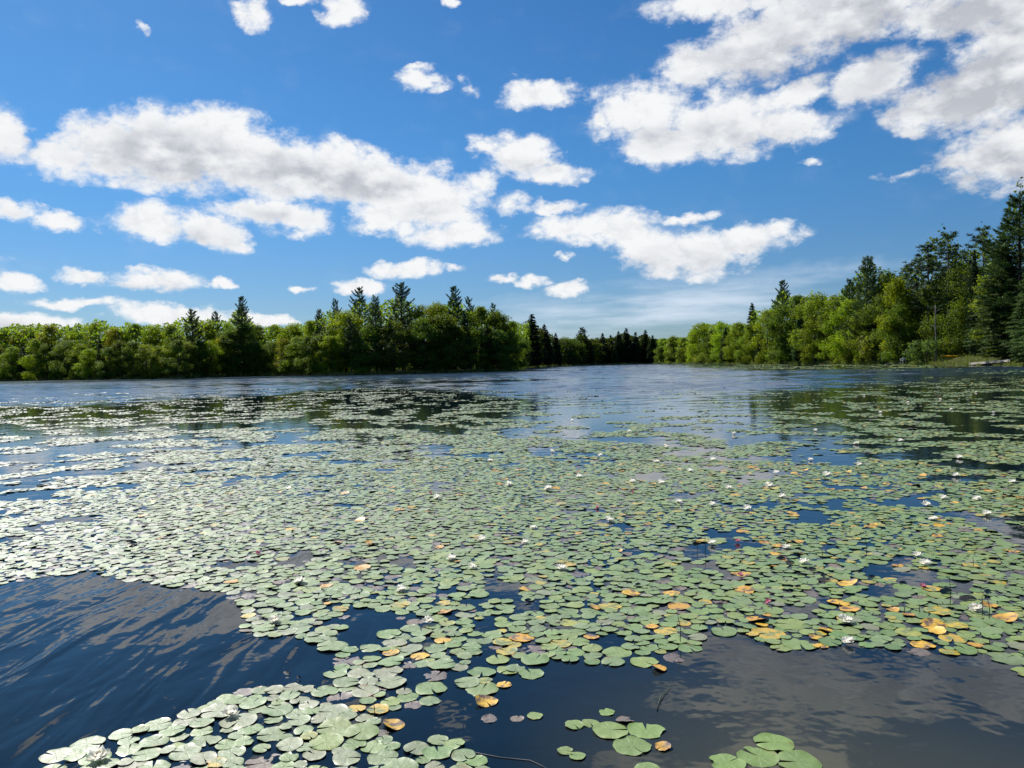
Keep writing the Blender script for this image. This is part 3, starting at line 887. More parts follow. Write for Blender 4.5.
# the trees that make the skyline: kind, x, top, metres behind the water's edge, tone, label, width
L_LOW = 'leafy broadleaf tree in the long low wood opposite, before the lone tall pine'
SKYLINE = [
    ('b', 6, 327, 14, 'mid', None, 1.15), ('b', 30, 325, 18, 'olive', None, 1.2), ('b', 52, 322, 10, 'yellow', None, 1.2), ('b', 76, 325, 15, 'mid', None, 1.1),
    ('b', 99, 317, 16, 'olive', 'thin-topped olive tree rising slightly above the long low wood', 1.1), ('b', 118, 325, 10, 'yellow', None, 1.1), ('b', 136, 321, 14, 'mid', None, 1.1), ('b', 156, 324, 12, 'lime', None, 1.1),
    ('b', 172, 322, 8, 'mid', None, 1.0), ('p', 193, 309, 9, 'blue', 'dark shaggy pine, first of three pines close together in the low wood', 0.95), ('b', 207, 317, 14, 'mid', None, 0.9),
    ('p', 217, 311, 14, 'pine', 'narrow pine between the shaggy pine and the lone tallest pine', 0.75), ('b', 228, 318, 9, 'lime', None, 0.9),
    ('p', 243, 297, 6, 'blue', 'lone tallest pine of the low wood, bare gaps between its branches', 0.95), ('b', 258, 322, 12, 'deep', None, 0.9), ('b', 276, 322, 14, 'lime', None, 1.0),
    ('b', 294, 322, 8, 'lime', 'bright yellow-green tree at the low dip before the wooded point', 1.15), ('b', 312, 317, 10, 'lime', None, 1.0), ('u', 321, 309, 12, 'soft', 'soft-topped young pine where the wooded point begins to rise', 0.8),
    ('p', 337, 299, 15, 'blue', 'small dark pine tip poking out above bright broadleaf crowns', 0.7), ('b', 346, 306, 8, 'lime', None, 1.1),
    ('p', 362, 287, 14, 'blue', 'tall dark pine just before the highest pine of the wooded point', 0.9), ('u', 377, 296, 5, 'soft', 'pointed green pine standing at the front of the wooded point', 1.0),
    ('p', 403, 282, 12, 'blue', 'highest pine in the middle of the wooded point, broad ragged crown', 1.15), ('b', 424, 299, 6, 'mid', 'round-topped broadleaf tree between the two highest pines of the point', 1.1), ('b', 440, 299, 8, 'mid', None, 1.0),
    ('p', 455, 287, 12, 'blue', 'second highest pine on the point, irregular dark top', 1.1), ('p', 470, 297, 16, 'pine', None, 0.8), ('b', 482, 303, 7, 'mid', None, 1.0), ('b', 498, 309, 7, 'deep', None, 1.0), ('p', 494, 303, 14, 'pine', None, 0.6), ('b', 513, 318, 5, 'mid', 'last broadleaf tree at the tip of the wooded point', 0.9),
    ('s', 533, 314, 10, 'dark', 'dark spruce with a sharp tip standing just past the wooded point', 1.15), ('s', 545, 324, 10, 'dark', None, 1.0), ('s', 556, 333, 8, 'dark', None, 0.9), ('b', 566, 335, 16, 'deep', None, 1.0),
    ('p', 583, 327, 16, 'dark', 'ragged pine highest in the dark woods at the far end', 0.9), ('b', 575, 336, 8, 'deep', None, 1.0), ('b', 592, 337, 10, 'deep', None, 1.0), ('s', 603, 333, 9, 'dark', None, 1.0), ('s', 611, 335, 12, 'dark', None, 1.0), ('s', 619, 331, 8, 'dark', None, 1.0),
    ('s', 627, 328, 9, 'dark', None, 1.1), ('s', 636, 332, 8, 'dark', None, 1.0), ('s', 646, 330, 9, 'dark', None, 1.1), ('s', 653, 335, 6, 'dark', None, 1.0), ('b', 664, 337, 14, 'mid', None, 1.1), ('b', 674, 335, 10, 'mid', 'round green tree in the notch between dark spruces and sunlit wood', 1.1), ('b', 684, 336, 8, 'mid', None, 1.0),
    ('b', 700, 320, 6, 'lime', 'sunlit lime-green tree at the near end of the rising bank wood', 1.1), ('b', 722, 318, 6, 'lime', None, 1.1), ('b', 738, 320, 9, 'mid', None, 1.0), ('s', 753, 303, 14, 'pine', 'dark pointed spruce rising behind the first lime-green trees', 1.1), ('b', 750, 322, 4, 'mid', None, 0.9), ('b', 768, 308, 6, 'lime', None, 1.0),
    ('p', 783, 281, 12, 'pine', 'open-branched pine lifting its plume over sunlit broadleaf trees', 0.95), ('b', 798, 291, 9, 'deep', None, 1.0), ('b', 815, 288, 7, 'mid', 'broad round tree with olive shade, beside the feathery pine', 1.15), ('b', 834, 289, 8, 'mid', None, 1.0), ('u', 851, 280, 6, 'soft', 'pale green pine hugging the feathery tall pine', 1.05),
    ('u', 869, 256, 6, 'soft', 'tall feathery pine with upswept branches above the grey bush', 1.2), ('b', 888, 268, 16, 'deep', None, 1.0), ('b', 898, 274, 4, 'lime', 'brightest lime tree, lit against the dark pines', 0.85), ('r', 912, 262, 12, 'dark', None, 1.0),
    ('r', 927, 244, 10, 'dark', 'dark red pine with clumped tufts, lower of a close pair', 1.15), ('r', 948, 234, 11, 'dark', 'dark red pine with clumped tufts, taller of a close pair', 1.2), ('b', 965, 258, 14, 'deep', None, 1.0), ('s', 975, 250, 9, 'dark', 'thin dark spire of a spruce between two red pines', 0.55),
    ('r', 984, 231, 13, 'dark', 'dark red pine behind the grassy bank, standing apart from the pair', 1.15), ('b', 998, 256, 10, 'mid', None, 1.0), ('h', 1004, 232, 6, 'soft', 'soft grey-green hemlock with drooping layered boughs over the grass', 1.15),
    ('b', 918, 284, 15, 'deep', None, 1.2), ('b', 938, 276, 15, 'deep', None, 1.2), ('b', 957, 276, 16, 'deep', None, 1.2), ('b', 976, 268, 16, 'deep', None, 1.2),
    ('p', 1022, 192, 9, 'pine', 'tallest pine on the bank, long level boughs reaching over the hemlock', 1.25), ('h', 1032, 262, 1.5, 'soft', 'low hemlock whose boughs sweep down to the dock end', 1.1), ('p', 1060, 200, 10, 'pine', None, 1.1),
]
SEG = [
    (305, {'b': 'leafy broadleaf tree in the long low wood opposite', 'p': 'pine in the long low wood opposite', 's': 'small dark spruce in the long low wood opposite'}, 'low wood'),
    (528, {'b': 'leafy broadleaf tree on the wooded point under its high pines', 'p': 'dark middling pine on the wooded point', 's': 'small dark spruce low on the wooded point'}, 'wooded point'),
    (690, {'b': 'small deep green broadleaf tree in the farthest wood', 's': 'small dark spruce in the row at the far end', 'p': 'small pine at the far end'}, 'far end'),
    (9999, {'b': 'leafy broadleaf tree in the rising wood on the bank', 's': 'dark spruce in the rising wood on the bank', 'p': 'pine in the rising wood on the bank', 'r': 'dark red pine in the rising wood on the bank', 'h': 'lower grey-green hemlock at the dock end of the bank wood'}, 'bank'),
]
GW = {'b': 'broadleaf trees', 'p': 'pines', 'u': 'pines', 's': 'spruces', 'h': 'hemlocks', 'r': 'red pines', 'k': 'shrubs'}


def auto_label(kind, px):
    for lim, d, nm in SEG:
        if px < lim:
            return d.get(kind, d['b']), f'{GW[kind]} of the {nm}'


for (k, x, yt, off, tone, lab, wd) in SKYLINE:
    al, gr = auto_label(k, x)
    put_tree(k, x, yt, off, tone, lab or al, None if lab else gr, wd * (1.45 if 528 < x < 660 else 1.0))

# the lower trees filling the wood's edge below the skyline
sky_x = np.array([s[1] for s in SKYLINE if s[1] not in (918, 938, 957, 976)])
sky_y = np.array([s[2] for s in SKYLINE if s[1] not in (918, 938, 957, 976)], float)
order = np.argsort(sky_x)
sky_x, sky_y = sky_x[order], sky_y[order]
x = -190.0
while x < 1170:
    yt0 = float(np.interp(x, sky_x, sky_y))
    yb = float(np.interp(x, [p[0] for p in SHORE], [p[1] for p in SHORE]))
    low = random.uniform(0.55, 0.82)
    if 912 < x < 1030:
        low, off = random.uniform(0.5, 0.75), random.uniform(13, 17)
    else:
        off = random.uniform(1.5, 4.5)
    yt = yb - (yb - yt0) * low
    if x < 300:
        k, tone = random.choices(['b', 's', 'p'], [10, 1, 0.7])[0], random.choice(['mid', 'olive', 'deep', 'yellow', 'lime', 'deep'])
    elif x < 530:
        k, tone = random.choices(['b', 's', 'p'], [7, 1.2, 2])[0], random.choice(['lime', 'mid', 'deep', 'deep']) if x < 350 else random.choice(['mid', 'deep', 'deep'])
    elif x < 690:
        k, tone = random.choices(['b', 's'], [3, 6])[0], 'deep'
    else:
        k, tone = random.choices(['b', 's', 'p'], [6, 2, 1])[0], random.choice(['lime', 'mid', 'mid', 'deep']) if x < 870 else random.choice(['deep', 'mid', 'deep', 'lime'])
    if k != 'b':
        tone = random.choice(['dark', 'pine', 'dark'])
    if x > 985:
        k, tone = 'h', 'soft'
    elif x > 905:
        k, tone = 'b', 'deep'
    if 528 < x < 660 and k == 'b':
        k, tone = 's', 'dark'
    lab, gr = auto_label(k, x)
    put_tree(k, x, yt, off, tone, lab, gr, random.uniform(0.85, 1.15) * (1.15 if k == 'b' else 1.0))
    x += random.uniform(9, 13) if x < 690 else random.uniform(13, 20)

# bushes at the water's edge
for (x, yt, off, tone, lab, wd) in [
    (875, 335, 1.5, 'olive', 'dull olive bush overhanging the water below the feathery pine', 1.15), (926, 340, 2.5, 'soft', 'big rounded green bush beside the yellow kayak', 1.2), (907, 345, 3.5, 'mid', 'small bush behind the white chair', 0.9),
    (850, 352, 1.0, 'olive', None, 1.2), (838, 354, 1.0, 'mid', None, 1.1), (785, 352, 1.5, 'mid', None, 1.1), (760, 354, 1.0, 'olive', None, 1.1), (742, 353, 1.0, 'olive', None, 1.1), (722, 353, 1.2, 'mid', None, 1.2), (702, 353, 1.0, 'olive', None, 1.2),
    (300, 364, 1.0, 'olive', None, 1.1), (320, 362, 1.0, 'lime', None, 1.1), (362, 361, 1.0, 'mid', None, 1.0), (281, 364, 1.5, 'olive', None, 1.1), (105, 369, 1.0, 'olive', None, 1.1), (62, 370, 1.0, 'olive', None, 1.0), (150, 368, 1.0, 'olive', None, 1.1), (212, 366, 1.0, 'olive', None, 1.1), (232, 366, 1.0, 'mid', None, 1.0), (20, 371, 1.0, 'olive', None, 1.1),
    (430, 362, 1.0, 'deep', None, 1.1), (485, 361, 1.0, 'deep', None, 1.1), (520, 361, 1.0, 'mid', None, 1.0),
]:
    al = 'low bush at the water under the long low wood' if x < 305 else 'low bush at the water under the wooded point' if x < 530 else 'low bush at the water under the rising bank wood'
    put_tree('k', x, yt, off, tone, lab or al, None if lab else al.replace('low bush', 'bushes'), wd)

# the depth of the wood behind the trees one can tell apart: one mass of leaves and stems
r = np.random.default_rng(5)
n = 130000
ax = r.uniform(-44, 42, n)
pxs = 512 + FOC * np.tan(np.radians(ax))
sd = shore_dist(ax)
of = r.uniform(8, 30, n)
ytop = np.interp(pxs, sky_x, sky_y)
ybase = np.interp(pxs, [p[0] for p in SHORE], [p[1] for p in SHORE])
hh = (ybase - ytop) / FOC * (sd + of) * (0.78 + 0.14 * fbm(ax * 2.2, of * 0.1, 4, 3)) * 0.92
zz = land_z(of, ax) + hh * r.uniform(0.0, 1, n) ** 1.15
dd = sd + of
cs = np.stack([dd * np.sin(np.radians(ax)), dd * np.cos(np.radians(ax)), zz], 1)
v, f = leaf_quads(cs, r.normal(size=(n, 3)) + np.array([0, -0.5, 0.4]), 0.0017 * dd * r.uniform(0.6, 1.4, n), 0.6, r)
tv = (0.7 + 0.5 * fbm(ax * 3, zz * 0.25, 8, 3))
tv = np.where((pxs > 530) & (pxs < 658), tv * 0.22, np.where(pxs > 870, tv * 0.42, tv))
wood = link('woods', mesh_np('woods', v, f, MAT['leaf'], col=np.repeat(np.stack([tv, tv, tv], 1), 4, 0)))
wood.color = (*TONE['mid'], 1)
tag(wood, 'dark depth of the wood behind the trees along the shore', None, None, 'stuff')

# grass and sedge along the water's edge and on the open bank
n = 26000
r = np.random.default_rng(6)
ax = np.concatenate([r.uniform(-36, 36, n - 9000), r.uniform(24.5, 36, 9000)])
of = np.where(np.arange(n) < n - 9000, r.exponential(0.7, n), r.uniform(0, 13, n))
wobg = (fbm(ax * 1.7, ax * 0 + 3, 5, 4) - 0.5) * np.clip(shore_dist(ax) / 100, 0.02, 1) * 5.0
dd = shore_dist(ax) + of + wobg
hh = r.uniform(0.25, 0.8, n) * (0.5 + fbm(ax * 4, of, 2, 2)) * np.where(ax > 26.5, 0.55, 1.0)
base = np.stack([dd * np.sin(np.radians(ax)), dd * np.cos(np.radians(ax)), land_z(of, ax) - 0.03], 1)
wd_ = r.uniform(0.02, 0.06, n) * np.where(dd > 140, 2.0, 1.0)
a = r.uniform(0, 6.28, n)
u = np.stack([np.cos(a), np.sin(a), 0 * a], 1) * wd_[:, None]
tip = base + np.stack([r.normal(0, 0.12, n), r.normal(0, 0.12, n), hh], 1)
v = np.stack([base - u, base + u, tip], 1).reshape(-1, 3)
tv = r.uniform(0.7, 1.3, n)
warm = np.clip(1.0 - np.abs(ax + 13) / 6, 0, 1)
col = np.repeat(np.stack([tv * (1 + 0.7 * warm), tv * (1 + 0.15 * warm), tv * (1 + 0.4 * warm)], 1), 3, 0)
gr = link('shore_grass', mesh_np('shore_grass', v, np.arange(3 * n).reshape(n, 3), MAT['grass'], col=col))
gr.color = (0.16, 0.20, 0.055, 1)
tag(gr, 'grass and sedge along the far waterline and open bank', 'grass', None, 'stuff')

# ------------------------------------------------------------------ things on the bank
MAT['yellow'] = simple_mat('yellow_hull', (0.80, 0.42, 0.01), (0.70, 0.34, 0.01), 0.35, 2.0)
MAT['black'] = simple_mat('black_plastic', (0.03, 0.03, 0.03), None, 0.5)
MAT['plank'] = simple_mat('dock_plank', (0.40, 0.37, 0.31), (0.30, 0.27, 0.23), 0.8, 4.0, 0.2, 0.3)
MAT['white'] = simple_mat('white_plastic', (0.80, 0.80, 0.78), (0.72, 0.72, 0.70), 0.45, 3.0)
MAT['stone'] = simple_mat('red_stone', (0.36, 0.20, 0.17), (0.24, 0.14, 0.12), 0.9, 5.0, 0.2, 0.5)
MAT['pale_stone'] = simple_mat('pale_stone', (0.45, 0.43, 0.40), (0.30, 0.29, 0.27), 0.9, 5.0, 0.2, 0.5)


def at_px(px, off, dz=0.0):
    az, _ = azel(px, 365)
    wv = float((fbm(np.array([az * 1.7]), np.array([3.0]), 5, 4)[0] - 0.5) * min(max(float(shore_dist(az)) / 100, 0.02), 1) * 5.0)
    d = float(shore_dist(az)) + off + wv
    return Vector((d * math.sin(R(az)), d * math.cos(R(az)), float(land_z(off, az)) + dz))


def loft(rings, close=True):
    rings = [np.asarray(x, float) for x in rings]
    n = len(rings[0])
    v = np.concatenate(rings)
    q = [(i * n + k, i * n + (k + 1) % n, (i + 1) * n + (k + 1) % n, (i + 1) * n + k) for i in range(len(rings) - 1) for k in range(n)]
    v = np.concatenate([v, rings[0].mean(0)[None], rings[-1].mean(0)[None]])
    t_ = []
    for k in range(n):
        t_.append((len(v) - 2, (k + 1) % n, k))
        t_.append((len(v) - 1, (len(rings) - 1) * n + k, (len(rings) - 1) * n + (k + 1) % n))
    return v, np.array(q), np.array(t_)


def make_kayak():
    root = link('kayak', None, loc=at_px(951, 7.0, 0.30))
    root.rotation_euler = (0, R(2), R(-14))
    tag(root, 'yellow kayak lying on the grassy bank', 'kayak')
    rings = []
    for s in np.linspace(-1, 1, 15):
        wdt = 0.36 * (1 - abs(s) ** 2.4) ** 0.8 + 0.015
        hgt = 0.15 * (1 - abs(s) ** 3) + 0.03
        lift = 0.12 * abs(s) ** 3
        rings.append([(1.45 * s, wdt * math.cos(t_), lift + 0.14 + hgt * (0.75 if math.sin(t_) > 0 else 1) * math.sin(t_)) for t_ in np.linspace(0, 2 * math.pi, 14, endpoint=False)])
    g = Geo(); g.add(*loft(rings)); link('hull', g.mesh('hull', MAT['yellow'], smooth=True), root)
    g = Geo()
    ring = [(0.05 + 0.42 * math.cos(t_), 0.22 * math.sin(t_), 0.30) for t_ in np.linspace(0, 2 * math.pi, 19)]
    g.add(*tube(ring, [0.022] * 19, 6)); link('cockpit_rim', g.mesh('cockpit_rim', MAT['black'], smooth=True), root)
    g = Geo(); g.box((-0.28, -0.16, 0.23), (-0.22, 0.16, 0.42)); link('seat', g.mesh('seat', MAT['black']), root)


def make_dock():
    p0, p1 = at_px(974, 0.5, 0.0), at_px(1015, 4.5, 0.0)
    p0.z, p1.z = 0.34, 0.78
    d = p1 - p0
    L = d.length
    root = link('dock', None, loc=p0)
    root.rotation_euler = (0, -math.asin(d.z / L), math.atan2(d.y, d.x))
    tag(root, 'pale wooden dock laid along the grassy bank near the hemlock', 'dock')
    g = Geo()
    n = 26
    for i in range(n):
        x0 = L * i / n
        g.box((x0 + 0.008, -0.62, 0.0), (x0 + L / n - 0.008, 0.62, 0.045))
    g.box((0, -0.66, -0.24), (L, -0.625, 0.03)); g.box((0, 0.625, -0.24), (L, 0.66, 0.03))
    link('deck', g.mesh('deck', MAT['plank']), root)
    for x0 in (0.25, L * 0.5, L - 0.3):
        for y0 in (-0.72, 0.72):
            g = Geo(); g.add(*tube([(x0, y0, -0.75), (x0, y0, 0.10)], [0.045, 0.045], 8)); link('post', g.mesh('post', MAT['plank'], smooth=True), root)


def make_chair():
    root = link('garden_chair', None, loc=at_px(903, 0.1, 0.22))
    root.rotation_euler = (0, 0, R(200))
    root.scale = (1.15, 1.15, 1.15)
    tag(root, 'white garden chair at the waterline below the bushes', 'chair')
    g = Geo(); g.box((-0.25, -0.24, 0.40), (0.25, 0.24, 0.44)); link('seat', g.mesh('seat', MAT['white']), root)
    g = Geo(); g.box((-0.24, -0.02, 0.0), (0.24, 0.02, 0.50), rx=R(12), at=(0, 0.25, 0.445)); link('backrest', g.mesh('backrest', MAT['white']), root)
    for sx in (-1, 1):
        g = Geo(); g.add(*tube([(sx * 0.27, -0.24, 0.62), (sx * 0.27, 0.30, 0.64)], [0.025, 0.025], 6)); link('armrest', g.mesh('armrest', MAT['white']), root)
        for sy in (-1, 1):
            g = Geo(); g.add(*tube([(sx * 0.27, sy * 0.25, -0.1), (sx * 0.265, sy * 0.23, 0.62 if sy < 0 else 0.40)], [0.025, 0.025], 6)); link('leg', g.mesh('leg', MAT['white']), root)


def make_log(px, off, L, rad, rz, label, mat, z=0.1):
    g = Geo()
    r_ = np.random.default_rng(int(px))
    path = [(L * (k - 0.5), 0.08 * math.sin(k * 5) * L / 4, 0.05 * math.sin(k * 3)) for k in np.linspace(0, 1, 8)]
    g.add(*tube(path, rad * np.linspace(1.1, 0.6, 8), 8))
    o = link('fallen_log', g.mesh('fallen_log', mat, smooth=True), loc=at_px(px, off, z))
    o.rotation_euler = (0, R(-2), rz)
    tag(o, label, 'log')


def snag(px, off, y0, y1, rad, lean, label, cat='tree'):
    base = at_px(px, off, -0.1)
    d = math.hypot(base.x, base.y)
    h = (y0 - y1) / FOC * d
    r_ = np.random.default_rng(int(px))
    root = link('dead_tree', None, loc=base)
    tag(root, label, cat)
    top = np.array([lean * h, 0.0, h])
    g = Geo()
    g.add(*tube([top * k + np.array([0.05 * math.sin(k * 6), 0, 0]) for k in np.linspace(0, 1, 7)], rad * np.linspace(1.1, 0.45, 7), 8))
    link('trunk', g.mesh('trunk', MAT['grey_bark'], smooth=True), root)
    for k in (0.62, 0.75, 0.88):
        a = r_.uniform(0, 6.28)
        p = top * k
        g = Geo()
        g.add(*tube([p, p + np.array([math.cos(a) * 0.5, math.sin(a) * 0.5, 0.25]), p + np.array([math.cos(a) * 0.9, math.sin(a) * 0.9, 0.35])], [rad * 0.35, rad * 0.25, rad * 0.1], 5))
        link('branch', g.mesh('branch', MAT['grey_bark'], smooth=True), root)


def boulder(px, off, s, label, mat):
    r_ = np.random.default_rng(int(px * 10))
    rings = []
    for ph in np.linspace(-1.2, 1.2, 7):
        rings.append([(s * math.cos(ph) * math.cos(t_) * r_.uniform(0.85, 1.1), s * 0.8 * math.cos(ph) * math.sin(t_) * r_.uniform(0.85, 1.1), s * 0.7 * math.sin(ph)) for t_ in np.linspace(0, 6.283, 10, endpoint=False)])
    g = Geo(); g.add(*loft(rings))
    tag(link('boulder', g.mesh('boulder', mat), loc=at_px(px, off, s * 0.3)), label, 'boulder')


make_kayak()
snag(883, 1.2, 357, 318, 0.09, 0.02, 'thin bare grey trunk standing in the dull olive bush')
snag(936, 2.2, 357, 306, 0.14, 0.0, 'straight pale bare trunk beside the big rounded bush')
snag(816, 0.9, 359, 336, 0.08, -0.45, 'pale dead trunk leaning out from the bank wood')
make_dock()
make_chair()
make_log(899, -0.3, 5.2, 0.11, R(8), 'grey log lying along the water beside the white chair', MAT['grey_bark'], 0.12)
make_log(830, -0.2, 4.0, 0.10, R(-6), 'dark fallen log along the waterline below the olive tree', MAT['bark'], 0.1)
make_log(527, -0.5, 5.0, 0.12, R(30), 'dark log reaching into the water at the tip of the wooded point', MAT['bark'], 0.1)
boulder(989, 12.5, 0.42, 'reddish boulder at the top of the grassy bank, nearer its reddish mate', MAT['stone'])
boulder(994, 13.0, 0.48, 'larger reddish boulder in the shade above the dock', MAT['stone'])
boulder(1003, 12.0, 0.30, 'pale boulder in the shade above the dock', MAT['pale_stone'])
boulder(945.5, 11.5, 0.32, 'pale boulder at the foot of the trees behind the kayak', MAT['pale_stone'])

# ------------------------------------------------------------------ lily pads
GREENS = [(0.116, 0.198, 0.046), (0.126, 0.204, 0.056), (0.100, 0.184, 0.046), (0.138, 0.210, 0.052), (0.122, 0.188, 0.068), (0.154, 0.216, 0.044)]
KIND_COL = {
    'green': GREENS,
    'fresh': [(0.125, 0.205, 0.040), (0.145, 0.215, 0.045)],
    'pale': [(0.140, 0.200, 0.080), (0.160, 0.195, 0.105), (0.125, 0.195, 0.070), (0.175, 0.195, 0.11)],  # worn pads, and the sun's glare on pads put into their colour
    'yellow': [(0.40, 0.310, 0.020), (0.36, 0.30, 0.030), (0.44, 0.295, 0.018), (0.26, 0.275, 0.04)],
    'orange': [(0.52, 0.315, 0.006), (0.47, 0.250, 0.006)],
    'brown': [(0.085, 0.062, 0.058), (0.10, 0.075, 0.065), (0.075, 0.062, 0.066), (0.12, 0.085, 0.06)],
    'dark': [(0.022, 0.02, 0.016)],
}


ALPHA = {'yellow': 0.0, 'orange': 0.5}


def pad_geom(seed, seg=30, rings=(0.18, 0.45, 0.72, 0.9, 1.0), curl=0.0, detail=1.0):
    """unit pad: an almost round blade with a slit to the stalk and a slightly lifted, uneven rim"""
    r_ = np.random.default_rng(seed)
    slit = r_.uniform(0.015, 0.14)
    ph = np.linspace(slit, 2 * math.pi - slit, seg)
    ell = 1 + r_.uniform(-0.07, 0.07) * np.cos(2 * ph + r_.uniform(0, 6)) + 0.025 * np.sin(5 * ph + r_.uniform(0, 6)) + r_.normal(0, 0.012, seg)
    if seed % 3 == 1 and seg > 20:                                     # nibbled: a bite out of the rim
        k0 = int(r_.integers(4, seg - 7))
        ell[k0:k0 + 3] *= r_.uniform(0.72, 0.88)
    lob = np.ones(seg); lob[:2] *= 0.965; lob[-2:] *= 0.965; lob[0] *= 0.95; lob[-1] *= 0.95
    v, uv = [(0.0, 0.0, 0.0)], [(0.5, 0.0)]
    wav = 0.020 * np.sin(3 * ph + r_.uniform(0, 6)) + 0.016 * np.sin(7 * ph + r_.uniform(0, 6))
    fold = r_.uniform(0, 6.28)
    for q in rings:
        for i in range(seg):
            w_ = ell[i] * lob[i] * q
            a_ = ph[i]
            z = 0.012 * math.sin(q * 9) * math.cos(a_ * 4 + seed) + wav[i] * q ** 3 + 0.045 * max(0, q - 0.82) / 0.18 * math.sin(a_ * 2 + seed) * abs(math.sin(a_ * 2 + seed))
            x_, y_ = w_ * math.cos(a_), w_ * math.sin(a_)
            if curl:
                dx = x_ * math.cos(fold) + y_ * math.sin(fold)
                z += curl * max(0, dx + 0.15) ** 1.6
                if dx > 0.3:
                    k = (dx - 0.3) * 0.6 * min(curl, 1)
                    x_ -= k * math.cos(fold); y_ -= k * math.sin(fold)
            v.append((x_, y_, z)); uv.append((a_ / (2 * math.pi), q))
    tris = [(0, 1 + i, 2 + i) for i in range(seg - 1)]
    quads = []
    for j in range(len(rings) - 1):
        for i in range(seg - 1):
            a_ = 1 + j * seg + i
            quads.append((a_, a_ + seg, a_ + seg + 1, a_ + 1))
    return np.array(v), np.array(quads).reshape(-1, 4), np.array(tris), np.array(uv)


PAD_FLAT = [pad_geom(100 + i) for i in range(9)]
PAD_CURL = [pad_geom(130 + i, curl=c) for i, c in enumerate((0.16, 0.26, 0.36))]
PAD_MID = [pad_geom(150 + i, 16, (0.55, 1.0)) for i in range(6)]
PAD_FAR = [pad_geom(170 + i, 9, (1.0,)) for i in range(5)]
PAD_ME = [mesh_np('lily_pad', v, [q, t_], MAT['pad'], smooth=True, uv=uv) for v, q, t_, uv in PAD_FLAT]
CURL_ME = [mesh_np('lily_pad', v, [q, t_], MAT['pad'], smooth=True, uv=uv) for v, q, t_, uv in PAD_CURL]

pads = []          # dict: x, y, r, kind, curl, label, group
grid = {}
CELL = 0.22


def g_add(x, y, rr):
    grid.setdefault((int(math.floor(x / CELL)), int(math.floor(y / CELL))), []).append((x, y, rr))


def g_free(x, y, rr, fac):
    i, j = int(math.floor(x / CELL)), int(math.floor(y / CELL))
    for a in (-1, 0, 1):
        for b_ in (-1, 0, 1):
            for (u, v_, q) in grid.get((i + a, j + b_), ()):
                if (u - x) ** 2 + (v_ - y) ** 2 < (fac * (q + rr)) ** 2:
                    return False
    return True


def hand(px, py, rpx, kind, label, group=None, curl=0):
    x, y = ground(px, py, 0.008)
    rr = rpx / FOC * math.hypot(x, y) * (0.86 if kind in ('orange', 'yellow') else 1.0)
    pads.append(dict(x=x, y=y, r=rr, kind=kind, curl=curl, label=label, group=group, hand=True))
    g_add(x, y, rr)


# pads that float apart or stand out
hand(535, 715, 8, 'fresh', 'tiny notched green pad floating beside a tiny brown leaf on open water')
hand(517, 717, 7, 'brown', 'tiny brown leaf floating beside a tiny green pad on open water')
hand(607, 711, 8, 'fresh', 'small oval pad floating just above the cluster with the orange leaf')
hand(574, 724, 10, 'fresh', 'small pad at the outer end of the cluster with the orange leaf', curl=0)
hand(590, 722, 9, 'fresh', 'small pad tucked between two pads in the cluster with the orange leaf')
hand(611, 730, 18, 'fresh', 'large torn green pad in the middle of the cluster with the orange leaf')
hand(625, 719, 9, 'brown', 'brown withered leaf edging the cluster with the orange leaf', curl=1)
hand(646, 729, 18, 'fresh', 'large round pad with a slit facing us, above the orange leaf')
hand(632, 745, 19, 'fresh', 'large pad nearest us in the cluster with the orange leaf')
hand(663, 746, 10, 'orange', 'crumpled orange leaf at the end of a small floating cluster', curl=1)
hand(565, 750, 8, 'fresh', 'upper of two tiny pads joined on one stalk')
hand(577, 755, 8.5, 'fresh', 'lower of two tiny pads joined on one stalk')
hand(647, 768, 13, 'fresh', 'pad cut by the bottom edge below the orange leaf')
hand(774, 742, 18, 'fresh', 'upper pad of the trio of bright green pads beside cloud reflection')
hand(758, 755, 20, 'fresh', 'middle pad of the trio of bright green pads beside cloud reflection')
hand(798, 761, 21, 'fresh', 'outer pad of the trio of bright green pads beside cloud reflection')
hand(727, 763, 18, 'fresh', 'brown-spotted bright pad next to the trio of bright green pads')
hand(332, 646, 15, 'green', 'lone pad at the edge of the blue ripples')
hand(345, 660, 15, 'brown', 'withered purple-brown leaf where the ripples meet the pad raft')
hand(431, 688, 16, 'green', 'green pad in the gap of dark water, above a brown leaf')
hand(408, 696, 11, 'green', 'smaller green pad in the gap of dark water')
hand(430, 700, 11, 'pale', 'pale pad with a torn rim in the gap of dark water')
hand(413, 704, 9, 'brown', 'purple-brown leaf in the gap of dark water')
hand(435, 675, 13, 'brown', 'grey-brown sunken leaf beside dark water')
hand(482, 688, 17, 'green', 'big green pad with a bite, touching orange leaves')
hand(467, 682, 13, 'pale', 'pale worn pad beside the big bitten pad')
hand(485, 680, 9, 'yellow', 'yellow leaf showing behind the big bitten pad')
hand(504, 684, 9, 'orange', 'smooth orange leaf beside the big bitten pad')
hand(486, 701, 14, 'orange', 'brown and orange rotting leaf below the big bitten pad', curl=1)
hand(489, 718, 8, 'brown', 'pinkish brown leaf scrap alone on dark water', curl=1)
hand(482, 671, 14, 'green', 'round green pad above the big bitten pad')
hand(508, 669, 12, 'green', 'green pad at the open water, last in its row')
hand(498, 659, 12, 'green', 'green pad just above the last pad of its row')
hand(503, 642, 12, 'yellow', 'yellow-green pad over dark water, sharp slit')
hand(393, 724, 14, 'orange', 'bright orange leaf lying in the pale raft nearest us', curl=1)
hand(378, 709, 13, 'yellow', 'yellow leaf in the pale raft, beside a thin stalk')
hand(391, 652, 10, 'orange', 'orange-edged leaf at the upper end of the pale raft')
hand(420, 655, 11, 'orange', 'half-hidden orange leaf among green pads near the raft')
hand(531, 673, 13, 'green', 'green pad alone on dark water below the mat, larger one')
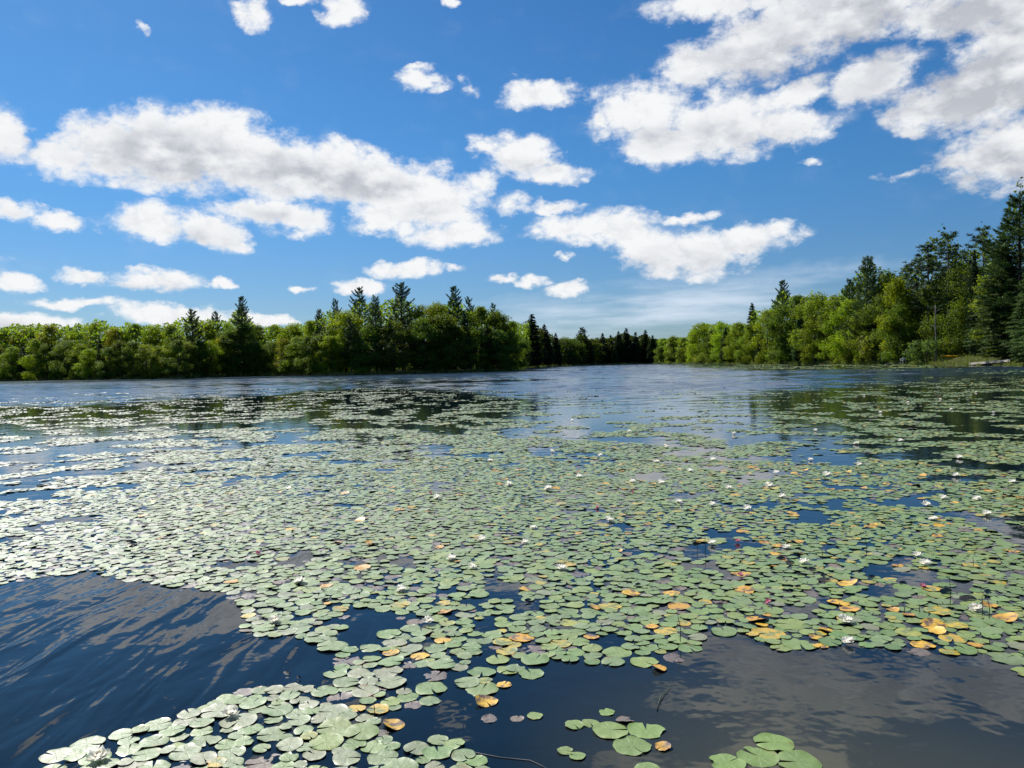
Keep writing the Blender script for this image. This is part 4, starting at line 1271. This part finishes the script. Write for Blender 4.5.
hand(515, 668, 10, 'green', 'green pad alone on dark water below the mat, smaller one')
hand(644, 661, 14, 'green', 'round green pad touching the small folded orange leaf')
hand(659, 668, 9, 'orange', 'small folded orange leaf at the edge of dark water', curl=1)
hand(613, 661, 12, 'pale', 'olive-grey pad at the mat edge beside dark water')
hand(674, 657, 11, 'brown', 'brown-green pad at the mat edge above the folded orange leaf')
hand(690, 647, 12, 'green', 'green pad at the mat edge beside a thin black stem')
hand(561, 643, 13, 'yellow', 'large yellowing pad near the mat edge')
hand(610, 606, 14, 'yellow', 'yellow pad with an orange flank, well inside the mat')
hand(666, 630, 14, 'yellow', 'mottled yellow pad beside a thin black stem')
hand(400, 604, 12, 'yellow', 'yellow pad above a white bloom in the pale mat')
hand(444, 602, 10, 'yellow', 'yellow pad half over its neighbour near dark gaps')
hand(447, 623, 10, 'yellow', 'yellow-orange pad beside the white bloom')
hand(443, 640, 10, 'orange', 'rusty leaf below the white bloom')
hand(745, 590, 12, 'orange', 'folded orange leaf with dark brown edge, widest of the folded leaves', curl=1)
hand(757, 619, 12, 'orange', 'rolled pinkish orange leaf above the cloud reflection', curl=1)
hand(768, 633, 18, 'yellow', 'big green and yellow pad at the mat edge by cloud reflection')
hand(816, 637, 7, 'orange', 'small flat orange leaf beside two white blooms')
hand(826, 630, 9, 'orange', 'curled orange leaf beside two white blooms', curl=1)
hand(850, 609, 11, 'orange', 'orange leaf with a dark back above the two white blooms', curl=1)
hand(908, 632, 13, 'yellow', 'speckled yellow pad left of a curled brown leaf'.replace('left of', 'next to'))
hand(923, 644, 12, 'orange', 'flat orange leaf nearest the open water')
hand(953, 638, 13, 'yellow', 'yellow-green pad beyond the flat orange leaf')
hand(939, 611, 14, 'yellow', 'yellow pad with a brown corner above the curled brown leaf')
hand(933, 625, 13, 'orange', 'curled golden brown leaf with raised edge', curl=1)
hand(957, 625, 11, 'yellow', 'pad half yellow, half green beside the curled brown leaf')
hand(1006, 618, 12, 'orange', 'torn orange leaf among stems near the picture edge', curl=1)
hand(1005, 657, 14, 'pale', 'brownish pad lying last before open water')
hand(788, 623, 17, 'green', 'large green pad above the cloud reflection, beside the rolled leaf')
hand(800, 643, 17, 'green', 'large round pad with a deep slit touching the cloud reflection')
hand(781, 647, 10, 'green', 'small pad leaning on the large slit pad')
hand(724, 631, 13, 'green', 'green pad at the corner of the mat by cloud reflection')

# small floating pads of the near mat, thrown until the mat is full
cand_n = 150000
rd = np.random.default_rng(12)
ca = np.radians(rd.uniform(-37, 37, cand_n))
cd = np.sqrt(rd.uniform(3.0 ** 2, 14.0 ** 2, cand_n))
cx_, cy_ = cd * np.sin(ca), cd * np.cos(ca)
ok, cpx, cpy, _ = keep_mask(cx_, cy_, 0.55)
big = rd.uniform(0.046, 0.092, cand_n)
kinds_u = rd.random(cand_n)
for i in range(cand_n):
    if not ok[i]:
        continue
    rr = big[i] * (1.0 if i < cand_n * 0.5 else 0.72) * (1.0 if cd[i] < 5.2 else 0.92 if cd[i] < 7.5 else 0.82)
    if not g_free(cx_[i], cy_[i], rr, 0.84 if i < cand_n * 0.5 else 0.72):
        continue
    u, px_, py_ = kinds_u[i], cpx[i], cpy[i]
    raft = py_ > 640 and px_ < 500
    lx = 0.5 + 0.8 * np.clip((px_ - 300) / 500, -0.5, 1)
    if raft:
        kd = 'pale' if u < 0.55 else 'green' if u < 0.93 else 'brown' if u < 0.98 else 'yellow'
    else:
        kd = 'yellow' if u < 0.055 * lx else 'orange' if u < 0.085 * lx else 'brown' if u < 0.15 else 'pale' if u < 0.15 + 0.6 * np.clip((450 - px_) / 400, 0.05, 1) else 'green'  # pale share grows towards the sun side, painting its glare
    pads.append(dict(x=cx_[i], y=cy_[i], r=rr, kind=kd, curl=1 if (kd == 'orange' and u * 1000 % 1 < 0.5) else 0, label=None, group=None, hand=False, raft=raft))
    g_add(cx_[i], cy_[i], rr)


def scr(p):
    X_, Y_ = project(np.array([p['x']]), np.array([p['y']]), np.array([0.0]))
    return float(X_[0]), float(Y_[0])


ranked = []
for p in pads:
    X_, Y_ = scr(p)
    d = math.hypot(p['x'], p['y'])
    seen = -12 < X_ < 1036 and Y_ < 776
    ranked.append(((p['hand'], seen, p['r'] ** 2 / d ** 3), p))
ranked.sort(key=lambda z: (not z[0][0], not z[0][1], -z[0][2]))
single = [p for s_, p in ranked if s_[1] or s_[0]][:300]
sid = {id(p) for p in single}
rest = [p for p in pads if id(p) not in sid]

SHARED = {
    ('green', True): ('plain green pad in the pale raft nearest us', 'green pads of the pale raft'),
    ('pale', True): ('grey-green pad with sun glare in its colour, in the pale raft nearest us', 'glare-toned pads of the pale raft'),
    ('brown', True): ('brown sunken leaf among pads of the pale raft nearest us', 'brown leaves of the pale raft'),
    ('yellow', True): ('yellowed pad among glare-toned pads of the raft nearest us', 'yellow pads of the pale raft'),
    ('green', False): ('plain green pad at the near edge of the wide mat', 'green pads of the wide mat'),
    ('pale', False): ('greyish pale pad at the near edge of the wide mat', 'pale pads of the wide mat'),
    ('brown', False): ('dull brown leaf lying low at the near edge of the wide mat', 'brown leaves of the wide mat'),
    ('yellow', False): ('yellowing pad among green ones at the near edge of the mat', 'yellow pads of the wide mat'),
    ('orange', False): ('orange withered leaf at the near edge of the wide mat', 'orange leaves of the wide mat'),
}
for i, p in enumerate(single):
    me = (CURL_ME if p['curl'] else PAD_ME)[i % (3 if p['curl'] else 9)]
    z = (0.001 if p['kind'] == 'brown' else 0.003 + 0.007 * random.random())
    o = link('withered_leaf' if p['kind'] in ('brown', 'orange') else 'lily_pad', me, loc=(p['x'], p['y'], z))
    o.scale = (p['r'],) * 3
    ti = 0.03 if not p['hand'] else 0.015
    o.rotation_euler = (random.gauss(0, ti), random.gauss(0, ti), random.uniform(0, 6.28))
    c = random.choice(KIND_COL[p['kind']])
    k = random.uniform(0.88, 1.14)
    o.color = (c[0] * k, c[1] * k, c[2] * k, ALPHA.get(p['kind'], 1.0))
    lab, gr_ = (p['label'], p['group']) if p['label'] else SHARED[(p['kind'], bool(p.get('raft')))]
    tag(o, lab, 'withered leaf' if p['kind'] in ('brown', 'orange') else 'lily pad', gr_)


# everything farther out: one mass of pads, each still a blade of its own size and tilt
class Mass:
    def __init__(s):
        s.v, s.q, s.t, s.c, s.uv, s.n = [], [], [], [], [], 0

    def add(s, shapes, x, y, rr, z, tilt, cols, r_):
        x, y, rr, z, cols = (np.asarray(k_) for k_ in (x, y, rr, z, cols))
        which = r_.integers(0, len(shapes), len(x))
        for k_, (v, q, t_, uv) in enumerate(shapes):
            I_ = np.where(which == k_)[0]
            if not len(I_):
                continue
            a = r_.uniform(0, 6.28, len(I_))
            tx, ty = r_.normal(0, tilt, len(I_)), r_.normal(0, tilt, len(I_))
            ca_, sa_ = np.cos(a), np.sin(a)
            vx = v[None, :, 0] * ca_[:, None] - v[None, :, 1] * sa_[:, None]
            vy = v[None, :, 0] * sa_[:, None] + v[None, :, 1] * ca_[:, None]
            vz = v[None, :, 2] + vx * tx[:, None] + vy * ty[:, None]
            R_ = rr[I_][:, None]
            P_ = np.stack([vx * R_ + x[I_][:, None], vy * R_ + y[I_][:, None], vz * R_ + z[I_][:, None]], -1)
            nv = len(v)
            off = s.n + np.arange(len(I_)) * nv
            s.v.append(P_.reshape(-1, 3))
            if len(q):
                s.q.append((q[None] + off[:, None, None]).reshape(-1, 4))
            s.t.append((t_[None] + off[:, None, None]).reshape(-1, 3))
            s.c.append(np.repeat(cols[I_], nv, 0))
            s.uv.append(np.tile(uv, (len(I_), 1)))
            s.n += len(I_) * nv


mass = Mass()
r = np.random.default_rng(33)
PICK = lambda kd: np.append(np.array(KIND_COL[kd][r.integers(len(KIND_COL[kd]))]) * r.uniform(0.85, 1.15), ALPHA.get(kd, 1.0))
fl = [p for p in rest if not p['curl']]
cu = [p for p in rest if p['curl']]
for shp, ps in ((PAD_MID, fl), (PAD_CURL, cu)):
    if ps:
        mass.add(shp, [p['x'] for p in ps], [p['y'] for p in ps], [p['r'] for p in ps],
                 [0.001 if p['kind'] == 'brown' else 0.003 + 0.007 * r.random() for p in ps], 0.04, np.array([PICK(p['kind']) for p in ps]), r)
for d0, d1, sp in ((13.9, 30, 0.112), (30, 66, 0.16), (66, 330, 0.5)):
    half = d1 * 0.80
    gx, gy = np.meshgrid(np.arange(-half, half, sp), np.arange(d0 * 0.7, d1, sp * 0.866))
    gx = gx + (np.arange(gx.shape[0]) % 2)[:, None] * sp * 0.5
    gx, gy = gx.ravel(), gy.ravel()
    dd = np.hypot(gx, gy)
    k_ = (dd >= d0) & (dd < d1) & (np.abs(np.degrees(np.arctan2(gx, gy))) < 38)
    gx, gy = gx[k_] + r.normal(0, sp * 0.16, k_.sum()), gy[k_] + r.normal(0, sp * 0.16, k_.sum())
    k_ = np.hypot(gx, gy) < shore_dist(np.degrees(np.arctan2(gx, gy))) - 0.3
    gx, gy = gx[k_], gy[k_]
    ok, ppx, ppy, dn_ = keep_mask(gx, gy, 0.8 if d0 < 20 else 0.85 if d0 < 50 else 4.0)
    gx, gy, ppx, ppy = gx[ok], gy[ok], ppx[ok], ppy[ok]
    rr = sp * (r.uniform(0.42, 0.66, len(gx)) if d0 < 20 else r.uniform(0.34, 0.54, len(gx)))
    u = r.random(len(gx))
    lx = 0.4 + 0.9 * np.clip((ppx - 350) / 450, -0.3, 1)
    cols = np.array(GREENS)[r.integers(0, len(GREENS), len(gx))]
    pale = r.random(len(gx)) < np.clip((480 - ppx) / 400, 0.05, 1) * 0.9  # sun glare put into the tint, stronger towards the sun side
    cols = np.where(pale[:, None], np.array(KIND_COL['pale'])[r.integers(0, 4, len(gx))], cols)
    cols = np.where((u < 0.13)[:, None], np.array(KIND_COL['brown'])[r.integers(0, 4, len(gx))], cols)
    cols = np.where((u < 0.07 * lx)[:, None], np.array(KIND_COL['yellow'])[r.integers(0, 4, len(gx))], cols)
    cols = np.concatenate([cols * r.uniform(0.85, 1.15, (len(gx), 1)), np.where(u < 0.07 * lx, 0.0, 1.0)[:, None]], 1)
    z = 0.004 + 0.012 * r.random(len(gx))
    mass.add(PAD_MID if d0 < 20 else PAD_FAR, gx, gy, rr, z, 0.05, cols, r)
me = mesh_np('lily_pad_cover', np.concatenate(mass.v), [np.concatenate(mass.q), np.concatenate(mass.t)], MAT['pad_mass'], smooth=True, col=np.concatenate(mass.c), uv=np.concatenate(mass.uv))
tag(link('lily_pad_cover', me), 'wide cover of green and yellowing lily pads across the lake', 'lily pads', None, 'stuff')

# ------------------------------------------------------------------ blooms


def petal_mat(name, col, col2):
    m, t, out = new_mat(name)
    tc = t.node('ShaderNodeTexCoord')
    c = t.mix(t.noise(tc.outputs['Object'], 5.0, 3, 0.5), col, col2)
    b = t.node('ShaderNodeBsdfPrincipled')
    t.put(b.inputs['Base Color'], c)
    b.inputs['Roughness'].default_value = 0.5
    tr = t.node('ShaderNodeBsdfTranslucent')
    t.put(tr.inputs['Color'], c)
    mx = t.node('ShaderNodeMixShader')
    mx.inputs[0].default_value = 0.6
    t.l.new(b.outputs[0], mx.inputs[1])
    t.l.new(tr.outputs[0], mx.inputs[2])
    t.l.new(mx.outputs[0], out.inputs[0])
    return m


MAT['petal'] = petal_mat('white_petal', (0.88, 0.87, 0.82), (0.82, 0.80, 0.70))
MAT['pink'] = petal_mat('pink_petal', (0.66, 0.26, 0.36), (0.55, 0.18, 0.28))
MAT['stamen'] = simple_mat('yellow_stamen', (0.75, 0.52, 0.05), (0.6, 0.36, 0.04), 0.6, 60.0, 0.3)
MAT['stem'] = simple_mat('dark_stem', (0.03, 0.03, 0.022), (0.02, 0.02, 0.015), 0.6, 20.0, 0.3)
MAT['sepal'] = simple_mat('green_sepal', (0.07, 0.10, 0.035), (0.05, 0.07, 0.03), 0.5, 20.0, 0.3)


def bloom_mesh(seed, mat, open_=1.0):
    """petals in three whorls, joined at the base to one piece"""
    r_ = np.random.default_rng(seed)
    v, tr = [(0, 0, 0.0)], []
    for wh, (n_, L, el0, wd) in enumerate(((8, 1.0, 14, 0.27), (8, 0.94, 34, 0.25), (6, 0.76, 54, 0.20))):
        for i in range(n_):
            a = 6.283 * (i + 0.5 * wh) / n_ + r_.uniform(-0.12, 0.12)
            el0_ = R(min(84, el0 * (1 / open_) + r_.uniform(-7, 7)))
            o = np.array([math.cos(a), math.sin(a), 0]); s_ = np.array([-math.sin(a), math.cos(a), 0])
            pt = lambda q, w_, lift=0.0: o * L * q * math.cos(el0_ + lift) + np.array([0, 0, 1]) * (L * q * math.sin(el0_ + lift)) + s_ * w_
            b0 = len(v)
            v += [pt(0.35, wd), pt(0.35, -wd), pt(0.7, wd * 1.05, 0.08), pt(0.7, -wd * 1.05, 0.08), pt(1.0, 0, 0.16), pt(0.4, 0, -0.12), pt(0.72, 0, -0.02)]
            tr += [(0, b0, b0 + 5), (0, b0 + 5, b0 + 1), (b0, b0 + 2, b0 + 6), (b0, b0 + 6, b0 + 5), (b0 + 5, b0 + 6, b0 + 3), (b0 + 5, b0 + 3, b0 + 1), (b0 + 2, b0 + 4, b0 + 6), (b0 + 6, b0 + 4, b0 + 3)]
    return mesh_np('corolla', np.array(v), np.array(tr), mat)


def stamen_mesh():
    v, tr = [(0, 0, 0.05)], []
    for i in range(14):
        a = 6.283 * i / 14
        for k_ in (-0.09, 0.09):
            v.append((0.20 * math.cos(a + k_), 0.20 * math.sin(a + k_), 0.22))
        v.append((0.22 * math.cos(a), 0.22 * math.sin(a), 0.48))
        b0 = len(v) - 3
        tr += [(0, b0, b0 + 1), (b0, b0 + 2, b0 + 1), (0, b0 + 2, b0)]
    return mesh_np('stamen', np.array(v, float), np.array(tr), MAT['stamen'])


COR = [bloom_mesh(i, MAT['petal'], o_) for i, o_ in enumerate((1.0, 0.85, 1.1, 0.7))]
PNK = bloom_mesh(20, MAT['pink'], 0.5)
STA = stamen_mesh()
BL = 'open white water lily bloom among the pads of the wide mat'
blooms = [
    (845, 619, 'white bloom beside the curled orange leaf, upper of a close pair'), (848, 640, 'white bloom at the mat edge, lower of a close pair'), (976, 607, 'white bloom beside two thin stems in a gap of cloud reflection'),
    (428, 620, 'cream white bloom beside dark water gaps of the pale mat'), (401, 588, 'cream bloom above the yellow pad in the pale mat'), (300, 580, 'small cream bloom at the corner of the blue ripples'), (274, 619, 'cream bloom near the edge of the blue ripples'),
    (230, 712, 'pale bloom resting on the raft nearest us'), (98, 755, 'ragged cream bloom at the outer end of the raft'), (917, 554, 'smaller of two white blooms close together by a dark gap'), (925, 562, 'larger of two white blooms close together by a dark gap'),
    (804, 561, None), (786, 546, None), (712, 542, None), (561, 567, None), (782, 496, None), (678, 501, None), (987, 513, None), (933, 518, None), (926, 504, None), (977, 498, None), (943, 497, None), (1012, 481, None), (956, 475, None), (827, 474, None), (776, 472, None),
    (810, 459, None), (859, 464, None), (856, 443, None), (713, 459, None), (656, 461, None), (632, 481, None), (661, 482, None), (579, 476, None), (728, 487, None), (712, 504, None), (609, 519, None), (533, 527, None), (525, 541, None), (747, 508, None), (769, 485, None), (959, 457, None), (951, 409, None), (993, 412, None), (864, 395, None),
    (552, 451, None), (572, 420, None), (734, 433, None), (629, 431, None), (548, 488, None), (451, 557, None), (472, 566, None), (482, 538, None), (437, 497, None), (490, 460, None), (509, 484, None), (940, 399, None), (908, 402, None), (880, 412, None), (976, 392, None), (690, 470, None), (600, 455, None), (666, 446, None), (815, 430, None), (900, 440, None),
]
for i, (px_, py_, lab) in enumerate(blooms):
    x, y = ground(px_, py_, 0.03)
    d = math.hypot(x, y)
    s = 0.058 * random.uniform(0.9, 1.15) * (1.0 if d < 9 else 1.2)
    root = link('water_lily', None, loc=(x, y, 0.014))
    root.scale = (s,) * 3
    root.rotation_euler = (random.gauss(0, 0.12), random.gauss(0, 0.12), random.uniform(0, 6.28))
    tag(root, lab or BL, 'water lily', None if lab else 'white blooms of the wide mat')
    link('corolla', COR[i % 4], root)
    link('stamen', STA, root)
for px_, py_, lab in [(740, 575, 'pink lily bud among pads above the folded orange leaf'), (922.5, 586, 'pink lily bud near a dark gap and a tall stem'), (769, 602, None), (738, 541, None), (632, 492, None), (598, 507, None), (257, 553, None), (430, 493, None)]:
    x, y = ground(px_, py_, 0.02)
    o = link('lily_bud', PNK, loc=(x, y, 0.014))
    o.scale = (0.036,) * 3
    o.rotation_euler = (R(35), 0, random.uniform(0, 6.28))
    tag(o, lab or 'small pink lily bud lying among the mat of pads', 'lily bud', None if lab else 'pink buds of the mat')

# thin stems standing out of the water
for px_, y0_, y1_, lab in [
    (950, 606, 579, 'tall thin black stem standing in a gap of cloud reflection'), (989, 619, 599, 'taller of two thin stems beside a white bloom'), (982, 616, 598, 'shorter of two thin stems beside a white bloom'), (989, 646, 638, 'short stub of a stem near open water'),
    (866, 556, 538, 'thin stem beside an orange leaf far inside the mat'), (973, 567, 558, 'short stem beside a small yellow leaf'), (680, 643, 614, 'long thin stem beside the mottled yellow pad'), (904, 612, 604, 'short stem by brown leaves at the mat edge'),
    (374, 716, 704, 'thin stalk standing by the yellow leaf of the raft'), (846, 690, 700, None), (697, 556, 541, 'thin stem near a white bloom well inside the mat'), (705, 553, 537, 'second thin stem near a white bloom well inside the mat'), (822, 560, 548, 'thin stem beside a dark gap well inside the mat'), (919, 613, 605, 'short stem beside the yellow pad with brown corner')]:
    if lab is None:
        continue
    x, y = ground(px_, y0_)
    d = math.hypot(x, y)
    h = (y0_ - y1_) / FOC * d
    g = Geo()
    g.add(*tube([(0, 0, -0.05), (0.004, 0, h * 0.5), (0.012 * random.uniform(-1, 1), 0.004, h)], [0.0028, 0.0024, 0.0016], 6))
    o = link('bare_stem', g.mesh('bare_stem', MAT['stem'], smooth=True), loc=(x, y, 0))
    tag(o, lab, 'stem')

# dark upturned leaves and seed heads
for px_, py_, sz_, lab in [
    (812, 571, 0.040, 'black upright leaf scrap, boldest of the dark scraps'), (824, 582, 0.055, 'long dark leaf turned on edge with a yellow seam'), (798, 588, 0.026, 'small black seed head beside brown pads'), (823, 577, 0.03, None), (800, 576, 0.03, None), (781, 560, 0.045, None), (790, 564, 0.04, None),
    (872, 579, 0.045, 'dark curled leaf raised over blue water by a brown pad'), (903, 585, 0.04, None), (946, 594, 0.06, 'long dark leaf edge curving round the tall stem'), (968, 601, 0.06, None), (988, 594, 0.045, None), (860, 573, 0.03, None), (287, 675, 0.022, 'black seed head standing in blue ripples, taller of two'), (299, 679, 0.014, 'black seed head standing in blue ripples, smaller of two'),
    (325, 602, 0.03, None), (528, 528, 0.035, None), (240, 574, 0.022, None), (196, 573, 0.022, None), (132, 545, 0.06, None), (638, 586, 0.028, None), (528, 602, 0.03, None), (720, 606, 0.03, None), (585, 510, 0.022, None)]:
    x, y = ground(px_, py_)
    o = link('dark_leaf', CURL_ME[1], loc=(x, y, 0.012))
    o.scale = (sz_, sz_ * 0.55, sz_ * 1.1)
    o.rotation_euler = (R(random.uniform(40, 75)), 0, random.uniform(-0.5, 0.5))
    o.color = (0.02, 0.018, 0.013, 1)
    tag(o, lab or 'small dark leaf turned on edge among the pads', 'dark leaf', None if lab else 'dark upturned leaves of the mat')

# a grass blade and a twig lying on the open water
g = Geo()
p0, p1, p2 = (ground(657, 712), ground(660, 700), ground(670, 687))
g.add(*tube([(p0[0], p0[1], 0.002), (p1[0], p1[1], 0.01), (p2[0], p2[1], 0.012)], [0.002, 0.003, 0.0012], 5))
tag(link('grass_blade', g.mesh('grass_blade', MAT['sepal'], smooth=True)), 'thin pale grass blade on dark water above the large slit pad', 'grass blade')
g = Geo()
pp = [ground(*q) for q in ((470, 752), (500, 758), (530, 761), (541, 766), (552, 772))]
g.add(*tube([(a[0], a[1], 0.003) for a in pp], [0.0018, 0.0022, 0.0022, 0.0018, 0.001], 5))
tag(link('twig', g.mesh('twig', MAT['grey_bark'], smooth=True)), 'thin pale twig lying on dark water by the raft', 'twig')
